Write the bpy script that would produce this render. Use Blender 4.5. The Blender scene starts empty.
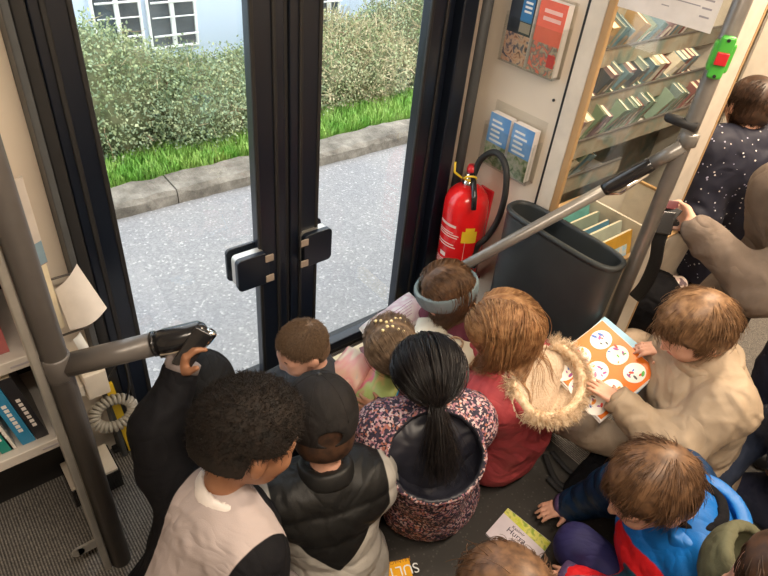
import bpy, math, random
import numpy as np
from mathutils import Vector, Matrix
random.seed(7); rng = np.random.default_rng(11)
A = lambda *v: np.array(v[0] if len(v) == 1 else v, float)
def nrm(v):
    v = np.asarray(v, float); return v/np.linalg.norm(v)
# ------------------------------------------------------------------ camera calibration (metres, floor z = 0, door wall towards +Y)
F = 616.; CH = 1.65
DZ = -nrm((-89, -797, -F)); DX = nrm((902, 375, -F)); DX = nrm(DX-DZ*np.dot(DX, DZ)); DY = np.cross(DZ, DX)
def P(u, v, x=None, y=None, z=None):
    d = A(u-384., 288.-v, -F); d = A(DX@d, DY@d, DZ@d)
    t = x/d[0] if x is not None else y/d[1] if y is not None else (z-CH)/d[2]
    return A(0, 0, CH)+d*t
scene = bpy.context.scene; COL = scene.collection
# ------------------------------------------------------------------ materials
def _new(name):
    m = bpy.data.materials.new(name); m.use_nodes = True
    nt = m.node_tree; b = nt.nodes['Principled BSDF']; return m, nt, b
def _coords(nt, scale=None, rot=None):
    tc = nt.nodes.new('ShaderNodeTexCoord'); mp = nt.nodes.new('ShaderNodeMapping')
    nt.links.new(tc.outputs['Object'], mp.inputs[0])
    if scale is not None: mp.inputs['Scale'].default_value = scale
    if rot is not None: mp.inputs['Rotation'].default_value = rot
    return mp.outputs[0]
def ramp(nt, src, stops, const=False):
    r = nt.nodes.new('ShaderNodeValToRGB'); cr = r.color_ramp
    if const: cr.interpolation = 'CONSTANT'
    while len(cr.elements) < len(stops): cr.elements.new(.5)
    for e, (p, c) in zip(cr.elements, stops): e.position = p; e.color = (*c, 1)
    nt.links.new(src, r.inputs[0]); return r.outputs[0]
def M(name, c, rough=.6, metal=0., var=None, vscale=20, bump=0., bscale=200, stretch=(1, 1, 1), spec=.5, emit=0, coat=0, sheen=0):
    m, nt, b = _new(name)
    b.inputs['Roughness'].default_value = rough; b.inputs['Metallic'].default_value = metal
    b.inputs['Specular IOR Level'].default_value = spec; b.inputs['Coat Weight'].default_value = coat
    b.inputs['Sheen Weight'].default_value = sheen
    co = _coords(nt, stretch)
    if var is None: var = tuple(min(1, x*1.12+.002) for x in c)
    n = nt.nodes.new('ShaderNodeTexNoise'); n.inputs['Scale'].default_value = vscale; n.inputs['Detail'].default_value = 4
    nt.links.new(co, n.inputs['Vector'])
    nt.links.new(ramp(nt, n.outputs[0], [(.35, c), (.65, var)]), b.inputs['Base Color'])
    if bump:
        n2 = nt.nodes.new('ShaderNodeTexNoise'); n2.inputs['Scale'].default_value = bscale; n2.inputs['Detail'].default_value = 3
        nt.links.new(co, n2.inputs['Vector'])
        bp = nt.nodes.new('ShaderNodeBump'); bp.inputs['Strength'].default_value = bump; bp.inputs['Distance'].default_value = .004
        nt.links.new(n2.outputs[0], bp.inputs['Height']); nt.links.new(bp.outputs[0], b.inputs['Normal'])
    if emit:
        b.inputs['Emission Color'].default_value = (*c, 1); b.inputs['Emission Strength'].default_value = emit
    return m
def M_cells(name, base, cols, scale=150, thr=None, rough=.7, nscale=None):
    """cloth print: random coloured cells (thr None) or dots on a base colour"""
    m, nt, b = _new(name); b.inputs['Roughness'].default_value = rough
    co = _coords(nt); v = nt.nodes.new('ShaderNodeTexVoronoi'); v.inputs['Scale'].default_value = scale
    nt.links.new(co, v.inputs['Vector'])
    w = nt.nodes.new('ShaderNodeSeparateColor'); nt.links.new(v.outputs['Color'], w.inputs[0])
    n = len(cols); rc = ramp(nt, w.outputs[0], [(i/n, c) for i, c in enumerate(cols)], True)
    if thr is not None:
        mx = nt.nodes.new('ShaderNodeMix'); mx.data_type = 'RGBA'
        mm = nt.nodes.new('ShaderNodeMath'); mm.operation = 'LESS_THAN'; mm.inputs[1].default_value = thr
        nt.links.new(v.outputs['Distance'], mm.inputs[0]); nt.links.new(mm.outputs[0], mx.inputs[0])
        mx.inputs[6].default_value = (*base, 1); nt.links.new(rc, mx.inputs[7]); rc = mx.outputs[2]
    nt.links.new(rc, b.inputs['Base Color']); return m
def M_picture(name, cols, scale=14, rough=.35, seedv=0.):
    m, nt, b = _new(name); b.inputs['Roughness'].default_value = rough
    tc = nt.nodes.new('ShaderNodeTexCoord'); mp = nt.nodes.new('ShaderNodeMapping'); mp.inputs['Location'].default_value = (seedv, seedv*2, 0)
    nt.links.new(tc.outputs['Object'], mp.inputs[0])
    n = nt.nodes.new('ShaderNodeTexNoise'); n.inputs['Scale'].default_value = scale; n.inputs['Detail'].default_value = 2.5; n.inputs['Distortion'].default_value = .8
    nt.links.new(mp.outputs[0], n.inputs['Vector'])
    k = len(cols); nt.links.new(ramp(nt, n.outputs[0], [(.3+.4*i/k, c) for i, c in enumerate(cols)], False), b.inputs['Base Color'])
    return m
def M_glass(name, tint=(.96, .98, .97), ior=1.45, rough=0.02, gloss=.9):
    m, nt, b = _new(name); nt.nodes.remove(b); out = nt.nodes['Material Output']
    t = nt.nodes.new('ShaderNodeBsdfTransparent'); t.inputs[0].default_value = (*tint, 1)
    g = nt.nodes.new('ShaderNodeBsdfGlossy'); g.inputs['Roughness'].default_value = rough; g.inputs[0].default_value = (gloss, gloss, gloss, 1)
    fr = nt.nodes.new('ShaderNodeFresnel'); ge = nt.nodes.new('ShaderNodeNewGeometry'); mr = nt.nodes.new('ShaderNodeMapRange'); mr.inputs[3].default_value = ior; mr.inputs[4].default_value = 1/ior; nt.links.new(ge.outputs['Backfacing'], mr.inputs[0]); nt.links.new(mr.outputs[0], fr.inputs[0])
    mx = nt.nodes.new('ShaderNodeMixShader'); nt.links.new(fr.outputs[0], mx.inputs[0])
    nt.links.new(t.outputs[0], mx.inputs[1]); nt.links.new(g.outputs[0], mx.inputs[2]); nt.links.new(mx.outputs[0], out.inputs[0])
    return m
MT = {}
MT['cream'] = M('cream_panel', (.72, .64, .54), .5, vscale=3, bump=.05, bscale=500)
MT['ceil'] = M('ceiling_white', (.7, .67, .6), .6)
MT['blackframe'] = M('door_frame_black', (.006, .009, .017), .3, var=(.008, .012, .022), vscale=4)
MT['rubber'] = M('rubber', (.014, .014, .015), .55)
MT['gasket'] = M('gasket_grey', (.07, .075, .08), .5)
MT['tan'] = M('tan_trim', (.33, .27, .22), .45)
MT['greytube'] = M('grey_tube', (.20, .19, .18), .32, metal=.35, var=(.23, .215, .2), vscale=30)
MT['dkpole'] = M('dark_grey_post', (.115, .105, .10), .35, metal=.2)
MT['chrome'] = M('chrome', (.75, .74, .72), .1, metal=1)
MT['alu'] = M('aluminium', (.52, .5, .46), .32, metal=.7)
MT['black'] = M('black_plastic', (.012, .012, .014), .2, coat=.3)
MT['binp'] = M('bin_plastic', (.028, .033, .036), .42, var=(.038, .044, .046), vscale=8, bump=.15, bscale=900)
MT['wood'] = M('wood_edge', (.42, .25, .11), .5, var=(.55, .36, .18), vscale=14, stretch=(1, 1, .15))
MT['shelfw'] = M('shelf_white', (.68, .62, .54), .5)
MT['shelfg'] = M('shelf_grey', (.52, .485, .45), .45)
MT['paper'] = M('paper', (.75, .71, .69), .6)
MT['pages'] = M('book_pages', (.80, .72, .56), .8, var=(.66, .58, .44), vscale=300, stretch=(1, 1, 8))
MT['skin'] = M('skin_light', (.62, .33, .23), .5, var=(.68, .39, .29), vscale=25)
MT['skinb'] = M('skin_brown', (.30, .135, .07), .5, var=(.35, .17, .095), vscale=25)
MT['skinm'] = M('skin_tan', (.44, .215, .125), .5, var=(.5, .26, .16), vscale=25)
MT['white_eye'] = M('eye_white', (.8, .78, .75), .2)
MT['lips'] = M('lips', (.5, .18, .15), .5)
MT['red'] = M('extinguisher_red', (.72, .012, .014), .22, coat=.4)
MT['yellow'] = M('yellow', (.75, .52, .03), .4)
MT['labelw'] = M('label_print', (.75, .55, .5), .5)
MT['green'] = M('green_plastic', (.07, .42, .05), .35)
MT['redb'] = M('red_button', (.6, .02, .03), .3)
MT['strap'] = M('webbing_black', (.012, .012, .014), .7, bump=.4, bscale=600)
MT['glass'] = M_glass('door_glass')
MT['acryl'] = M_glass('acrylic', (.95, .95, .94), 1.35)
MT['leafy'] = M('leaf_green', (.24, .31, .14), .6, var=(.44, .48, .28), vscale=2.5)
MT['leafy2'] = M('leaf_dark', (.15, .23, .12), .6, var=(.30, .38, .24), vscale=3)
MT['dry'] = M('dry_grass', (.55, .47, .30), .8, var=(.38, .35, .2), vscale=8)
MT['twig'] = M('twig', (.3, .2, .13), .8)
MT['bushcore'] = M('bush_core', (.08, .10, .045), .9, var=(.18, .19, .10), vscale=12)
MT['grass'] = M('grass_blade', (.16, .38, .05), .6, var=(.34, .52, .12), vscale=9)
MT['soil'] = M('soil', (.10, .13, .04), .9, var=(.16, .2, .06), vscale=8)
MT['bldg'] = M('render_pale_blue', (.50, .62, .80), .8, var=(.55, .66, .82), vscale=1.5, bump=.2, bscale=40)
MT['wwhite'] = M('window_white', (.8, .83, .85), .5)
MT['wdark'] = M('window_dark_glass', (.03, .045, .06), .08, var=(.12, .15, .18), vscale=2.5)
MT['text'] = M('print_dark', (.05, .04, .08), .6)
MT['textg'] = M('print_grey', (.35, .33, .36), .6)
# kerb
def M_stone(name, c, c2, c3, rough=.9):
    m, nt, b = _new(name); b.inputs['Roughness'].default_value = rough
    co = _coords(nt); n = nt.nodes.new('ShaderNodeTexNoise'); n.inputs['Scale'].default_value = 5; n.inputs['Detail'].default_value = 9; n.inputs['Roughness'].default_value = .7
    nt.links.new(co, n.inputs['Vector']); nt.links.new(ramp(nt, n.outputs[0], [(.35, c), (.5, c2), (.68, c3)]), b.inputs['Base Color'])
    n2 = nt.nodes.new('ShaderNodeTexNoise'); n2.inputs['Scale'].default_value = 60; n2.inputs['Detail'].default_value = 6; nt.links.new(co, n2.inputs['Vector'])
    bp = nt.nodes.new('ShaderNodeBump'); bp.inputs['Strength'].default_value = .6; bp.inputs['Distance'].default_value = .01
    nt.links.new(n2.outputs[0], bp.inputs['Height']); nt.links.new(bp.outputs[0], b.inputs['Normal']); return m
MT['kerb'] = M_stone('kerb_concrete', (.10, .085, .07), (.20, .175, .145), (.33, .295, .25))
def M_asphalt():
    m, nt, b = _new('asphalt'); b.inputs['Roughness'].default_value = .7
    co = _coords(nt); v = nt.nodes.new('ShaderNodeTexVoronoi'); v.inputs['Scale'].default_value = 95; nt.links.new(co, v.inputs['Vector'])
    s = nt.nodes.new('ShaderNodeSeparateColor'); nt.links.new(v.outputs['Color'], s.inputs[0])
    c1 = ramp(nt, s.outputs[0], [(0, (.25, .242, .245)), (.6, (.295, .286, .286)), (.93, (.34, .33, .326)), (1., (.52, .50, .48))])
    n = nt.nodes.new('ShaderNodeTexNoise'); n.inputs['Scale'].default_value = 1.6; n.inputs['Detail'].default_value = 5; nt.links.new(co, n.inputs['Vector'])
    mx = nt.nodes.new('ShaderNodeMix'); mx.data_type = 'RGBA'; mx.blend_type = 'MULTIPLY'; mx.inputs[0].default_value = 1
    nt.links.new(c1, mx.inputs[6]); nt.links.new(ramp(nt, n.outputs[0], [(.3, (.85, .86, .9)), (.7, (1, .99, .98))]), mx.inputs[7])
    nt.links.new(mx.outputs[2], b.inputs['Base Color'])
    bp = nt.nodes.new('ShaderNodeBump'); bp.inputs['Strength'].default_value = .3; bp.inputs['Distance'].default_value = .004
    nt.links.new(v.outputs['Distance'], bp.inputs['Height']); nt.links.new(bp.outputs[0], b.inputs['Normal']); return m
MT['asphalt'] = M_asphalt()
def M_carpet():
    m, nt, b = _new('ribbed_carpet'); b.inputs['Roughness'].default_value = .95
    co = _coords(nt, rot=(0, 0, math.radians(0)))
    w = nt.nodes.new('ShaderNodeTexWave'); w.bands_direction = 'X'; w.inputs['Scale'].default_value = 42; w.inputs['Distortion'].default_value = 1.6; w.inputs['Detail Scale'].default_value = 6
    nt.links.new(co, w.inputs['Vector'])
    n = nt.nodes.new('ShaderNodeTexNoise'); n.inputs['Scale'].default_value = 260; nt.links.new(co, n.inputs['Vector'])
    c1 = ramp(nt, w.outputs[0], [(.2, (.11, .106, .10)), (.9, (.38, .36, .34))])
    c2 = ramp(nt, n.outputs[0], [(.35, (.5, .5, .52)), (.65, (1, .98, .95))])
    mx = nt.nodes.new('ShaderNodeMix'); mx.data_type = 'RGBA'; mx.blend_type = 'MULTIPLY'; mx.inputs[0].default_value = 1
    nt.links.new(c1, mx.inputs[6]); nt.links.new(c2, mx.inputs[7]); nt.links.new(mx.outputs[2], b.inputs['Base Color'])
    bp = nt.nodes.new('ShaderNodeBump'); bp.inputs['Strength'].default_value = .5; bp.inputs['Distance'].default_value = .004
    nt.links.new(w.outputs[0], bp.inputs['Height']); nt.links.new(bp.outputs[0], b.inputs['Normal']); return m
MT['carpet'] = M_carpet()
MT['mat'] = M_cells('rubber_mat', (.030, .027, .024), [(.045, .042, .037), (.06, .056, .05)], 70, .22, .65)
# ------------------------------------------------------------------ object helpers
def rootloc(o):
    while o.parent: o = o.parent
    return A(o.location)
def mkobj(name, V, Fs, mats, parent=None, smooth=True, midx=None, bevel=0, base=True):
    V = np.asarray(V, np.float32)
    me = bpy.data.meshes.new(name)
    if parent is not None: loc = rootloc(parent)
    elif base: lo, hi = V.min(0), V.max(0); loc = A((lo[0]+hi[0])/2, (lo[1]+hi[1])/2, lo[2])
    else: loc = A(0, 0, 0)
    W = (V-loc.astype(np.float32))
    if isinstance(Fs, np.ndarray):
        k = Fs.shape[1]; n = len(Fs)
        me.vertices.add(len(W)); me.vertices.foreach_set('co', W.ravel())
        me.loops.add(n*k); me.loops.foreach_set('vertex_index', Fs.astype(np.int32).ravel())
        me.polygons.add(n); me.polygons.foreach_set('loop_start', np.arange(0, n*k, k, dtype=np.int32))
        me.update(calc_edges=True); me.validate()
    else:
        me.from_pydata([tuple(map(float, v)) for v in W], [], Fs)
    if not isinstance(mats, (list, tuple)): mats = [mats]
    for m in mats: me.materials.append(m)
    if midx is not None and len(midx) == len(me.polygons): me.polygons.foreach_set('material_index', np.asarray(midx, np.int32))
    me.polygons.foreach_set('use_smooth', [bool(smooth)]*len(me.polygons)); me.update()
    o = bpy.data.objects.new(name, me); COL.objects.link(o)
    if parent is not None:
        o.parent = parent
    else: o.location = loc
    if bevel:
        b = o.modifiers.new('bevel', 'BEVEL'); b.width = bevel; b.segments = 2; b.limit_method = 'ANGLE'; b.angle_limit = .6
        for p in me.polygons: p.use_smooth = True
        wn = o.modifiers.new('wn', 'WEIGHTED_NORMAL'); wn.keep_sharp = True
    return o
def tag(o, label=None, cat=None, group=None, kind=None):
    if label: o['label'] = label
    if cat: o['category'] = cat
    if group: o['group'] = group
    if kind: o['kind'] = kind
    return o
def thing(name, loc, label, cat, group=None):
    o = bpy.data.objects.new(name, None); COL.objects.link(o); o.location = tuple(map(float, loc)); o.empty_display_size = .05
    return tag(o, label, cat, group)
class MB:
    def __init__(s): s.V = []; s.F = []; s.m = []
    def _add(s, V, Fc, mi=0):
        b = len(s.V); s.V += [tuple(map(float, v)) for v in V]; s.F += [tuple(i+b for i in f) for f in Fc]; s.m += [mi]*len(Fc); return s
    def box(s, lo, hi, mi=0):
        return s.obox(((A(lo)+A(hi))/2), A(1, 0, 0)*(hi[0]-lo[0])/2, A(0, 1, 0)*(hi[1]-lo[1])/2, A(0, 0, 1)*(hi[2]-lo[2])/2, mi)
    def obox(s, c, a, b, n, mi=0):
        c, a, b, n = map(A, (c, a, b, n))
        V = [c+i*a+j*b+k*n for k in (-1, 1) for j in (-1, 1) for i in (-1, 1)]
        Fc = [(0, 2, 3, 1), (4, 5, 7, 6), (0, 1, 5, 4), (2, 6, 7, 3), (0, 4, 6, 2), (1, 3, 7, 5)]
        if np.dot(np.cross(a, b), n) < 0: Fc = [f[::-1] for f in Fc]
        return s._add(V, Fc, mi)
    def tube(s, pts, r, n=14, mi=0, cap=True, flat=None):
        pts = [A(p) for p in pts]; N = len(pts); rs = r if hasattr(r, '__len__') else [r]*N
        up = None; V = []
        for i, p in enumerate(pts):
            t = nrm(pts[min(i+1, N-1)]-pts[max(i-1, 0)])
            if up is None:
                up = A(0, 0, 1) if abs(t[2]) < .9 else A(1, 0, 0)
            a = nrm(up-t*np.dot(up, t)); up = a; b = np.cross(t, a)
            for k in range(n):
                q = 2*math.pi*k/n; V.append(p+rs[i]*(a*math.cos(q)*(flat or 1)+b*math.sin(q)))
        Fc = [(i*n+k, i*n+(k+1) % n, (i+1)*n+(k+1) % n, (i+1)*n+k) for i in range(N-1) for k in range(n)]
        if cap: Fc += [tuple(range(n))[::-1], tuple(range((N-1)*n, N*n))]
        return s._add(V, Fc, mi)
    def lathe(s, c, prof, n=28, ax=(0, 0, 1), mi=0):
        """prof: list of (radius, height along ax)"""
        ax = nrm(ax); a = nrm(np.cross(ax, (0, 1, 0) if abs(ax[1]) < .9 else (1, 0, 0))); b = np.cross(ax, a); c = A(c)
        V = [c+ax*h+r*(a*math.cos(2*math.pi*k/n)+b*math.sin(2*math.pi*k/n)) for r, h in prof for k in range(n)]
        Fc = [(i*n+k, i*n+(k+1) % n, (i+1)*n+(k+1) % n, (i+1)*n+k) for i in range(len(prof)-1) for k in range(n)]
        Fc += [tuple(range(n))[::-1], tuple(range((len(prof)-1)*n, len(prof)*n))]
        return s._add(V, Fc, mi)
    def prism(s, pts, n, mi=0):
        """polygon pts extruded by vector n"""
        pts = [A(p) for p in pts]; k = len(pts); n = A(n)
        V = pts+[p+n for p in pts]; Fc = [tuple(range(k))[::-1], tuple(range(k, 2*k))]+[(i, (i+1) % k, (i+1) % k+k, i+k) for i in range(k)]
        c = sum(np.cross(pts[i]-pts[0], pts[(i+1) % k]-pts[0]) for i in range(k))
        if np.dot(c, n) < 0: Fc = [f[::-1] for f in Fc]
        return s._add(V, Fc, mi)
    def build(s, name, mats, parent=None, smooth=False, bevel=0):
        return mkobj(name, s.V, s.F, mats, parent, smooth, s.m, bevel)
def struct(o): o['kind'] = 'structure'; return o
# ------------------------------------------------------------------ implicit surfaces
def sd(pr, Q):
    if pr[0] == 'c':
        a, ra, b, rb = A(pr[1]), pr[2], A(pr[3]), pr[4]; ab = b-a
        t = np.clip(((Q-a)@ab)/max(ab@ab, 1e-9), 0, 1)
        return np.linalg.norm(Q-a-t[..., None]*ab, axis=-1)-(ra+t*(rb-ra))
    c, r, R = A(pr[1]), A(pr[2]), pr[3]
    q = (Q-c)@np.asarray(R).T; k0 = np.linalg.norm(q/r, axis=-1); k1 = np.linalg.norm(q/(r*r), axis=-1)+1e-9
    return k0*(k0-1)/k1
def bb(pr):
    if pr[0] == 'c':
        a, b = A(pr[1]), A(pr[3]); return np.minimum(a-pr[2], b-pr[4]), np.maximum(a+pr[2], b+pr[4])
    c = A(pr[1]); m = max(pr[2]); return c-m, c+m
I3 = np.eye(3)
def smin(a, b, k):
    if k <= 0: return np.minimum(a, b)
    h = np.maximum(k-np.abs(a-b), 0)/k; return np.minimum(a, b)-h*h*k*.25
class Vol:
    def __init__(s, lo, hi, h):
        s.lo = A(lo); s.h = h; s.n = np.ceil((A(hi)-s.lo)/h).astype(int)+1; s.D = np.full(tuple(s.n), .5, np.float32)
    def sl(s, lo, hi):
        i0 = np.clip(np.floor((A(lo)-s.lo)/s.h).astype(int), 0, s.n); i1 = np.clip(np.ceil((A(hi)-s.lo)/s.h).astype(int)+1, 0, s.n)
        g = [s.lo[k]+np.arange(i0[k], i1[k])*s.h for k in range(3)]
        return tuple(slice(i0[k], i1[k]) for k in range(3)), np.stack(np.meshgrid(*g, indexing='ij'), -1)
    def add(s, pr, k=0.):
        lo, hi = bb(pr); m = k+3*s.h; S, Q = s.sl(lo-m, hi+m)
        if Q.size: s.D[S] = smin(s.D[S], sd(pr, Q), k)
        return s
    def all(s):
        return s.sl(s.lo, s.lo+s.n*s.h)[1]
    def mesh(s):
        return snet(s.D, s.lo, s.h)
def prims_vol(prs, h, k, grow=0.):
    los, his = zip(*[bb(p) for p in prs]); lo = np.min(los, 0)-4*h-grow; hi = np.max(his, 0)+4*h+grow
    V = Vol(lo, hi, h)
    for p in prs: V.add(p, p[-1] if (p[0] == 'c' and len(p) > 5) or (p[0] == 'e' and len(p) > 4) else k)
    return V
def snet(D, lo, h):
    ins = D < 0; n = D.shape; C = np.zeros([m-1 for m in n], int)
    crn = [(i, j, k) for i in (0, 1) for j in (0, 1) for k in (0, 1)]
    sub = lambda Z, c: Z[c[0]:n[0]-1+c[0], c[1]:n[1]-1+c[1], c[2]:n[2]-1+c[2]]
    for c in crn: C += sub(ins, c)
    mix = (C > 0) & (C < 8); idx = np.full(mix.shape, -1); idx[mix] = np.arange(mix.sum())
    I = np.stack(np.nonzero(mix), -1); pos = np.zeros((len(I), 3)); cnt = np.zeros(len(I))
    vals = {c: D[I[:, 0]+c[0], I[:, 1]+c[1], I[:, 2]+c[2]] for c in crn}
    for c in crn:
        for ax in range(3):
            if c[ax]: continue
            d = list(c); d[ax] = 1; d = tuple(d); a, b = vals[c], vals[d]; m = (a < 0) != (b < 0)
            t = a[m]/(a[m]-b[m]); q = np.tile(A(c), (m.sum(), 1)); q[:, ax] += t; pos[m] += q; cnt[m] += 1
    V = (I+pos/cnt[:, None])*h+lo; Fs = []
    for ax in range(3):
        a, b, c = ax, (ax+1) % 3, (ax+2) % 3
        s0 = [slice(None)]*3; s1 = [slice(None)]*3; s0[a] = slice(0, n[a]-1); s1[a] = slice(1, n[a])
        E0, E1 = ins[tuple(s0)], ins[tuple(s1)]; E = np.stack(np.nonzero(E0 != E1), -1)
        E = E[(E[:, b] > 0) & (E[:, c] > 0) & (E[:, b] < n[b]-1) & (E[:, c] < n[c]-1)]
        def g(db, dc):
            J = E.copy(); J[:, b] += db; J[:, c] += dc; return idx[J[:, 0], J[:, 1], J[:, 2]]
        q = np.stack([g(-1, -1), g(0, -1), g(0, 0), g(-1, 0)], -1); f = ~E0[E[:, 0], E[:, 1], E[:, 2]]
        q[f] = q[f][:, ::-1]; Fs.append(q)
    return V, np.concatenate(Fs)
def vnormals(V, Fq):
    fn = np.cross(V[Fq[:, 2]]-V[Fq[:, 0]], V[Fq[:, 3 if Fq.shape[1] > 3 else 1]]-V[Fq[:, 1 if Fq.shape[1] > 3 else 0]])
    N = np.zeros_like(V)
    for k in range(Fq.shape[1]): np.add.at(N, Fq[:, k], fn)
    return N/(np.linalg.norm(N, axis=1, keepdims=True)+1e-12)
LAT = rng.random((32, 32, 32))
def vn(Q, f, o=0.):
    q = Q*f+o*17.3; i = np.floor(q).astype(int); t = q-i; t = t*t*(3-2*t); r = 0
    for a in (0, 1):
        for b in (0, 1):
            for c in (0, 1):
                w = (t[..., 0] if a else 1-t[..., 0])*(t[..., 1] if b else 1-t[..., 1])*(t[..., 2] if c else 1-t[..., 2])
                r = r+w*LAT[(i[..., 0]+a) % 32, (i[..., 1]+b) % 32, (i[..., 2]+c) % 32]
    return r-.5
def fbm(Q, f, o=0., n=3): return sum(vn(Q, f*2**k, o+k)/2**k for k in range(n))
def relax(V, Fq, it=2):
    for _ in range(it):
        S = np.zeros_like(V); c = np.zeros(len(V)); k = Fq.shape[1]
        for i in range(k):
            a, b = Fq[:, i], Fq[:, (i+1) % k]; np.add.at(S, a, V[b]); np.add.at(c, a, 1)
        V = .5*V+.5*S/np.maximum(c, 1)[:, None]
    return V
def blob(name, prs, mats, parent, h=.006, k=.03, wr=0., wf=14, mfn=None, dfn=None, vfn=None, ws=0., rl=1):
    Vv = prims_vol(prs, h, k)
    if vfn: Vv.D = vfn(Vv.D, Vv.all()).astype(np.float32)
    V, Fq = Vv.mesh(); V = relax(V, Fq, rl)
    if wr or dfn:
        N = vnormals(V, Fq); d = 0
        if wr:
            w = fbm(V+fbm(V, 6, 3)[:, None]*.15, wf, ws); d = wr*(-np.abs(w)*2.2+.5)
        if dfn: d = d+dfn(V)
        V = V+N*np.asarray(d)[:, None]
    mi = None
    if mfn is not None: mi = mfn(V[Fq].mean(1), vnormals(V, Fq)[Fq[:, 0]])
    return mkobj(name, V, Fq, mats, parent, True, mi)
# ================================================================== SETTING
YD = 1.38
def box_s(name, lo, hi, m, kind=True, parent=None, bevel=0):
    o = MB().box(lo, hi).build(name, MT[m], parent, bevel=bevel)
    if kind and parent is None: struct(o)
    return o
box_s('floor', (-2.2, -1.2, -.06), (3.6, 1.46, 0), 'carpet')
box_s('trim_1', (.36, -.5, .0), (1.40, 1.33, .004), 'mat')            # rubber entrance mat let into the carpet
box_s('ceiling', (-2.2, -1.2, 2.25), (3.6, 1.56, 2.32), 'ceil')
box_s('wall_back', (-2.2, -1.26, 0), (3.6, -1.2, 2.25), 'cream')
box_s('wall_left', (-2.26, -1.2, 0), (-2.2, 1.5, 2.25), 'cream')
box_s('wall_far_right', (3.6, -1.2, 0), (3.66, 1.5, 2.25), 'cream')
box_s('wall_front_left', (-2.2, 1.40, 0), (.215, 1.5, 2.25), 'cream')
box_s('wall_front_right', (1.62, 1.44, 0), (3.6, 1.52, 2.25), 'cream')
box_s('wall_front_top', (.215, 1.36, 2.02), (1.62, 1.5, 2.25), 'cream')
# partition beside the door (perpendicular to it)
XP = 1.55
w = MB().box((XP, 1.025, 0), (XP+.05, 1.44, 2.25)).build('wall_right', MT['cream']); struct(w)
m = MB(); 
for (y, z) in ((1.262, .36), (1.05, .36), (1.053, 1.02), (1.262, 1.33)): m.lathe((XP, y, z), [(.0045, 0), (.0045, .003), (.002, .0045)], 10, (-1, 0, 0))
m.build('screw', MT['rubber'], w)
box_s('trim_2', (XP-.002, 1.016, .0), (XP+.048, 1.0245, 2.25), 'rubber')
box_s('trim_3', (XP-.006, .962, .0), (XP+.030, 1.0155, 2.25), 'shelfw', bevel=.003)
box_s('trim_4', (XP-.008, .938, .0), (XP+.008, .9615, 2.25), 'wood', bevel=.003)
g = box_s('window_1', (XP+.012, .665, .36), (XP+.018, .9375, 2.2), 'glass')
box_s('trim_5', (XP-.004, .665, .0), (XP+.03, .9375, .355), 'shelfw')
# jambs
box_s('trim_6', (1.405, 1.335, 0), (1.468, 1.46, 2.02), 'blackframe', bevel=.006)
box_s('trim_7', (1.470, 1.352, 0), (1.500, 1.44, 2.02), 'tan', bevel=.004)
o = MB().tube([(1.520, 1.352, 0), (1.520, 1.352, 2.02)], .019, 16).build('trim_8', MT['gasket'], smooth=True); struct(o)
box_s('trim_9', (1.502, 1.36, 0), (1.62, 1.46, 2.02), 'cream')
box_s('trim_10', (.216, 1.345, 0), (.232, 1.46, 2.02), 'gasket', bevel=.004)
box_s('trim_11', (.233, 1.36, 0), (.262, 1.46, 2.02), 'rubber', bevel=.006)
o = MB().box((.2, 1.375, -.03), (1.62, 1.47, .012)).build('trim_12', MT['rubber'], bevel=.004); struct(o)
# ---- the two door leaves
def leaf(n, x0, x1, sl, sr):
    d = thing('door_%d' % n, ((x0+x1)/2, YD+.02, .012), None, None); struct(d)
    f = MB()
    f.box((x0, YD-.01, .014), (x0+sl, YD+.035, 2.0)); f.box((x1-sr, YD-.01, .014), (x1, YD+.035, 2.0))
    f.box((x0+sl, YD-.005, .014), (x1-sr, YD+.035, .05)); f.box((x0+sl, YD-.005, 1.94), (x1-sr, YD+.035, 2.0))
    f.build('door_frame', MT['blackframe'], d, bevel=.005)
    r = MB()
    for x in (x0+sl*.35, x1-sr*.35): r.box((x-.006, YD-.016, .03), (x+.006, YD-.008, 1.98))
    r.box((x0+sl-.006, YD-.014, .05), (x0+sl+.006, YD-.004, 1.94)); r.box((x1-sr-.006, YD-.014, .05), (x1-sr+.006, YD-.004, 1.94))
    r.build('gasket', MT['gasket'] if n == 9 else MT['rubber'], d, bevel=.003)
    MB().box((x0+sl-.004, YD+.012, .046), (x1-sr+.004, YD+.018, 1.944)).build('door_glass', MT['glass'], d)
    return d
d1 = leaf(1, .264, .822, .076, .092); d2 = leaf(2, .836, 1.403, .092, .09)
o = MB().box((.8225, YD+.0, .014), (.8355, YD+.03, 2.0)).build('trim_13', MT['rubber']); struct(o)
def rrect(cx, cz, w, h, r, y, n=6):
    out = []
    for sx, sz, a0 in ((1, 1, 0), (-1, 1, 90), (-1, -1, 180), (1, -1, 270)):
        for i in range(n+1):
            a = math.radians(a0+90*i/n); out.append((cx+sx*(w/2-r)+r*math.cos(a), y, cz+sz*(h/2-r)+r*math.sin(a)))
    return out
def pad(d, cx, cz, w, h, side):
    m = MB().prism(rrect(cx, cz, w, h, .016, YD-.046), (0, .020, 0)); m.build('door_handle', MT['blackframe'], d, bevel=.003)
    MB().prism(rrect(cx, cz, w-.006, h-.006, .014, YD-.026), (0, .024, 0)).build('handle_core', MT['alu'], d)
    MB().prism(rrect(cx, cz, w+.004, h+.004, .016, YD+.02), (0, .012, 0)).build('outer_handle', MT['blackframe'], d, bevel=.003)
    c = MB()
    for dz in (.32, -.34): c.box((cx-side*w/2-.014, YD-.050, cz+h*dz-.012), (cx-side*w/2+.014, YD-.0445, cz+h*dz+.012))
    c.build('handle_clip', MT['tan'], d, bevel=.002)
pa = P(232, 258, y=YD-.06); pb = P(270, 291, y=YD-.06); pad(d1, .688, .538, .104, .112, -1)
pad(d2, .915, .548, .104, .118, 1)
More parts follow.
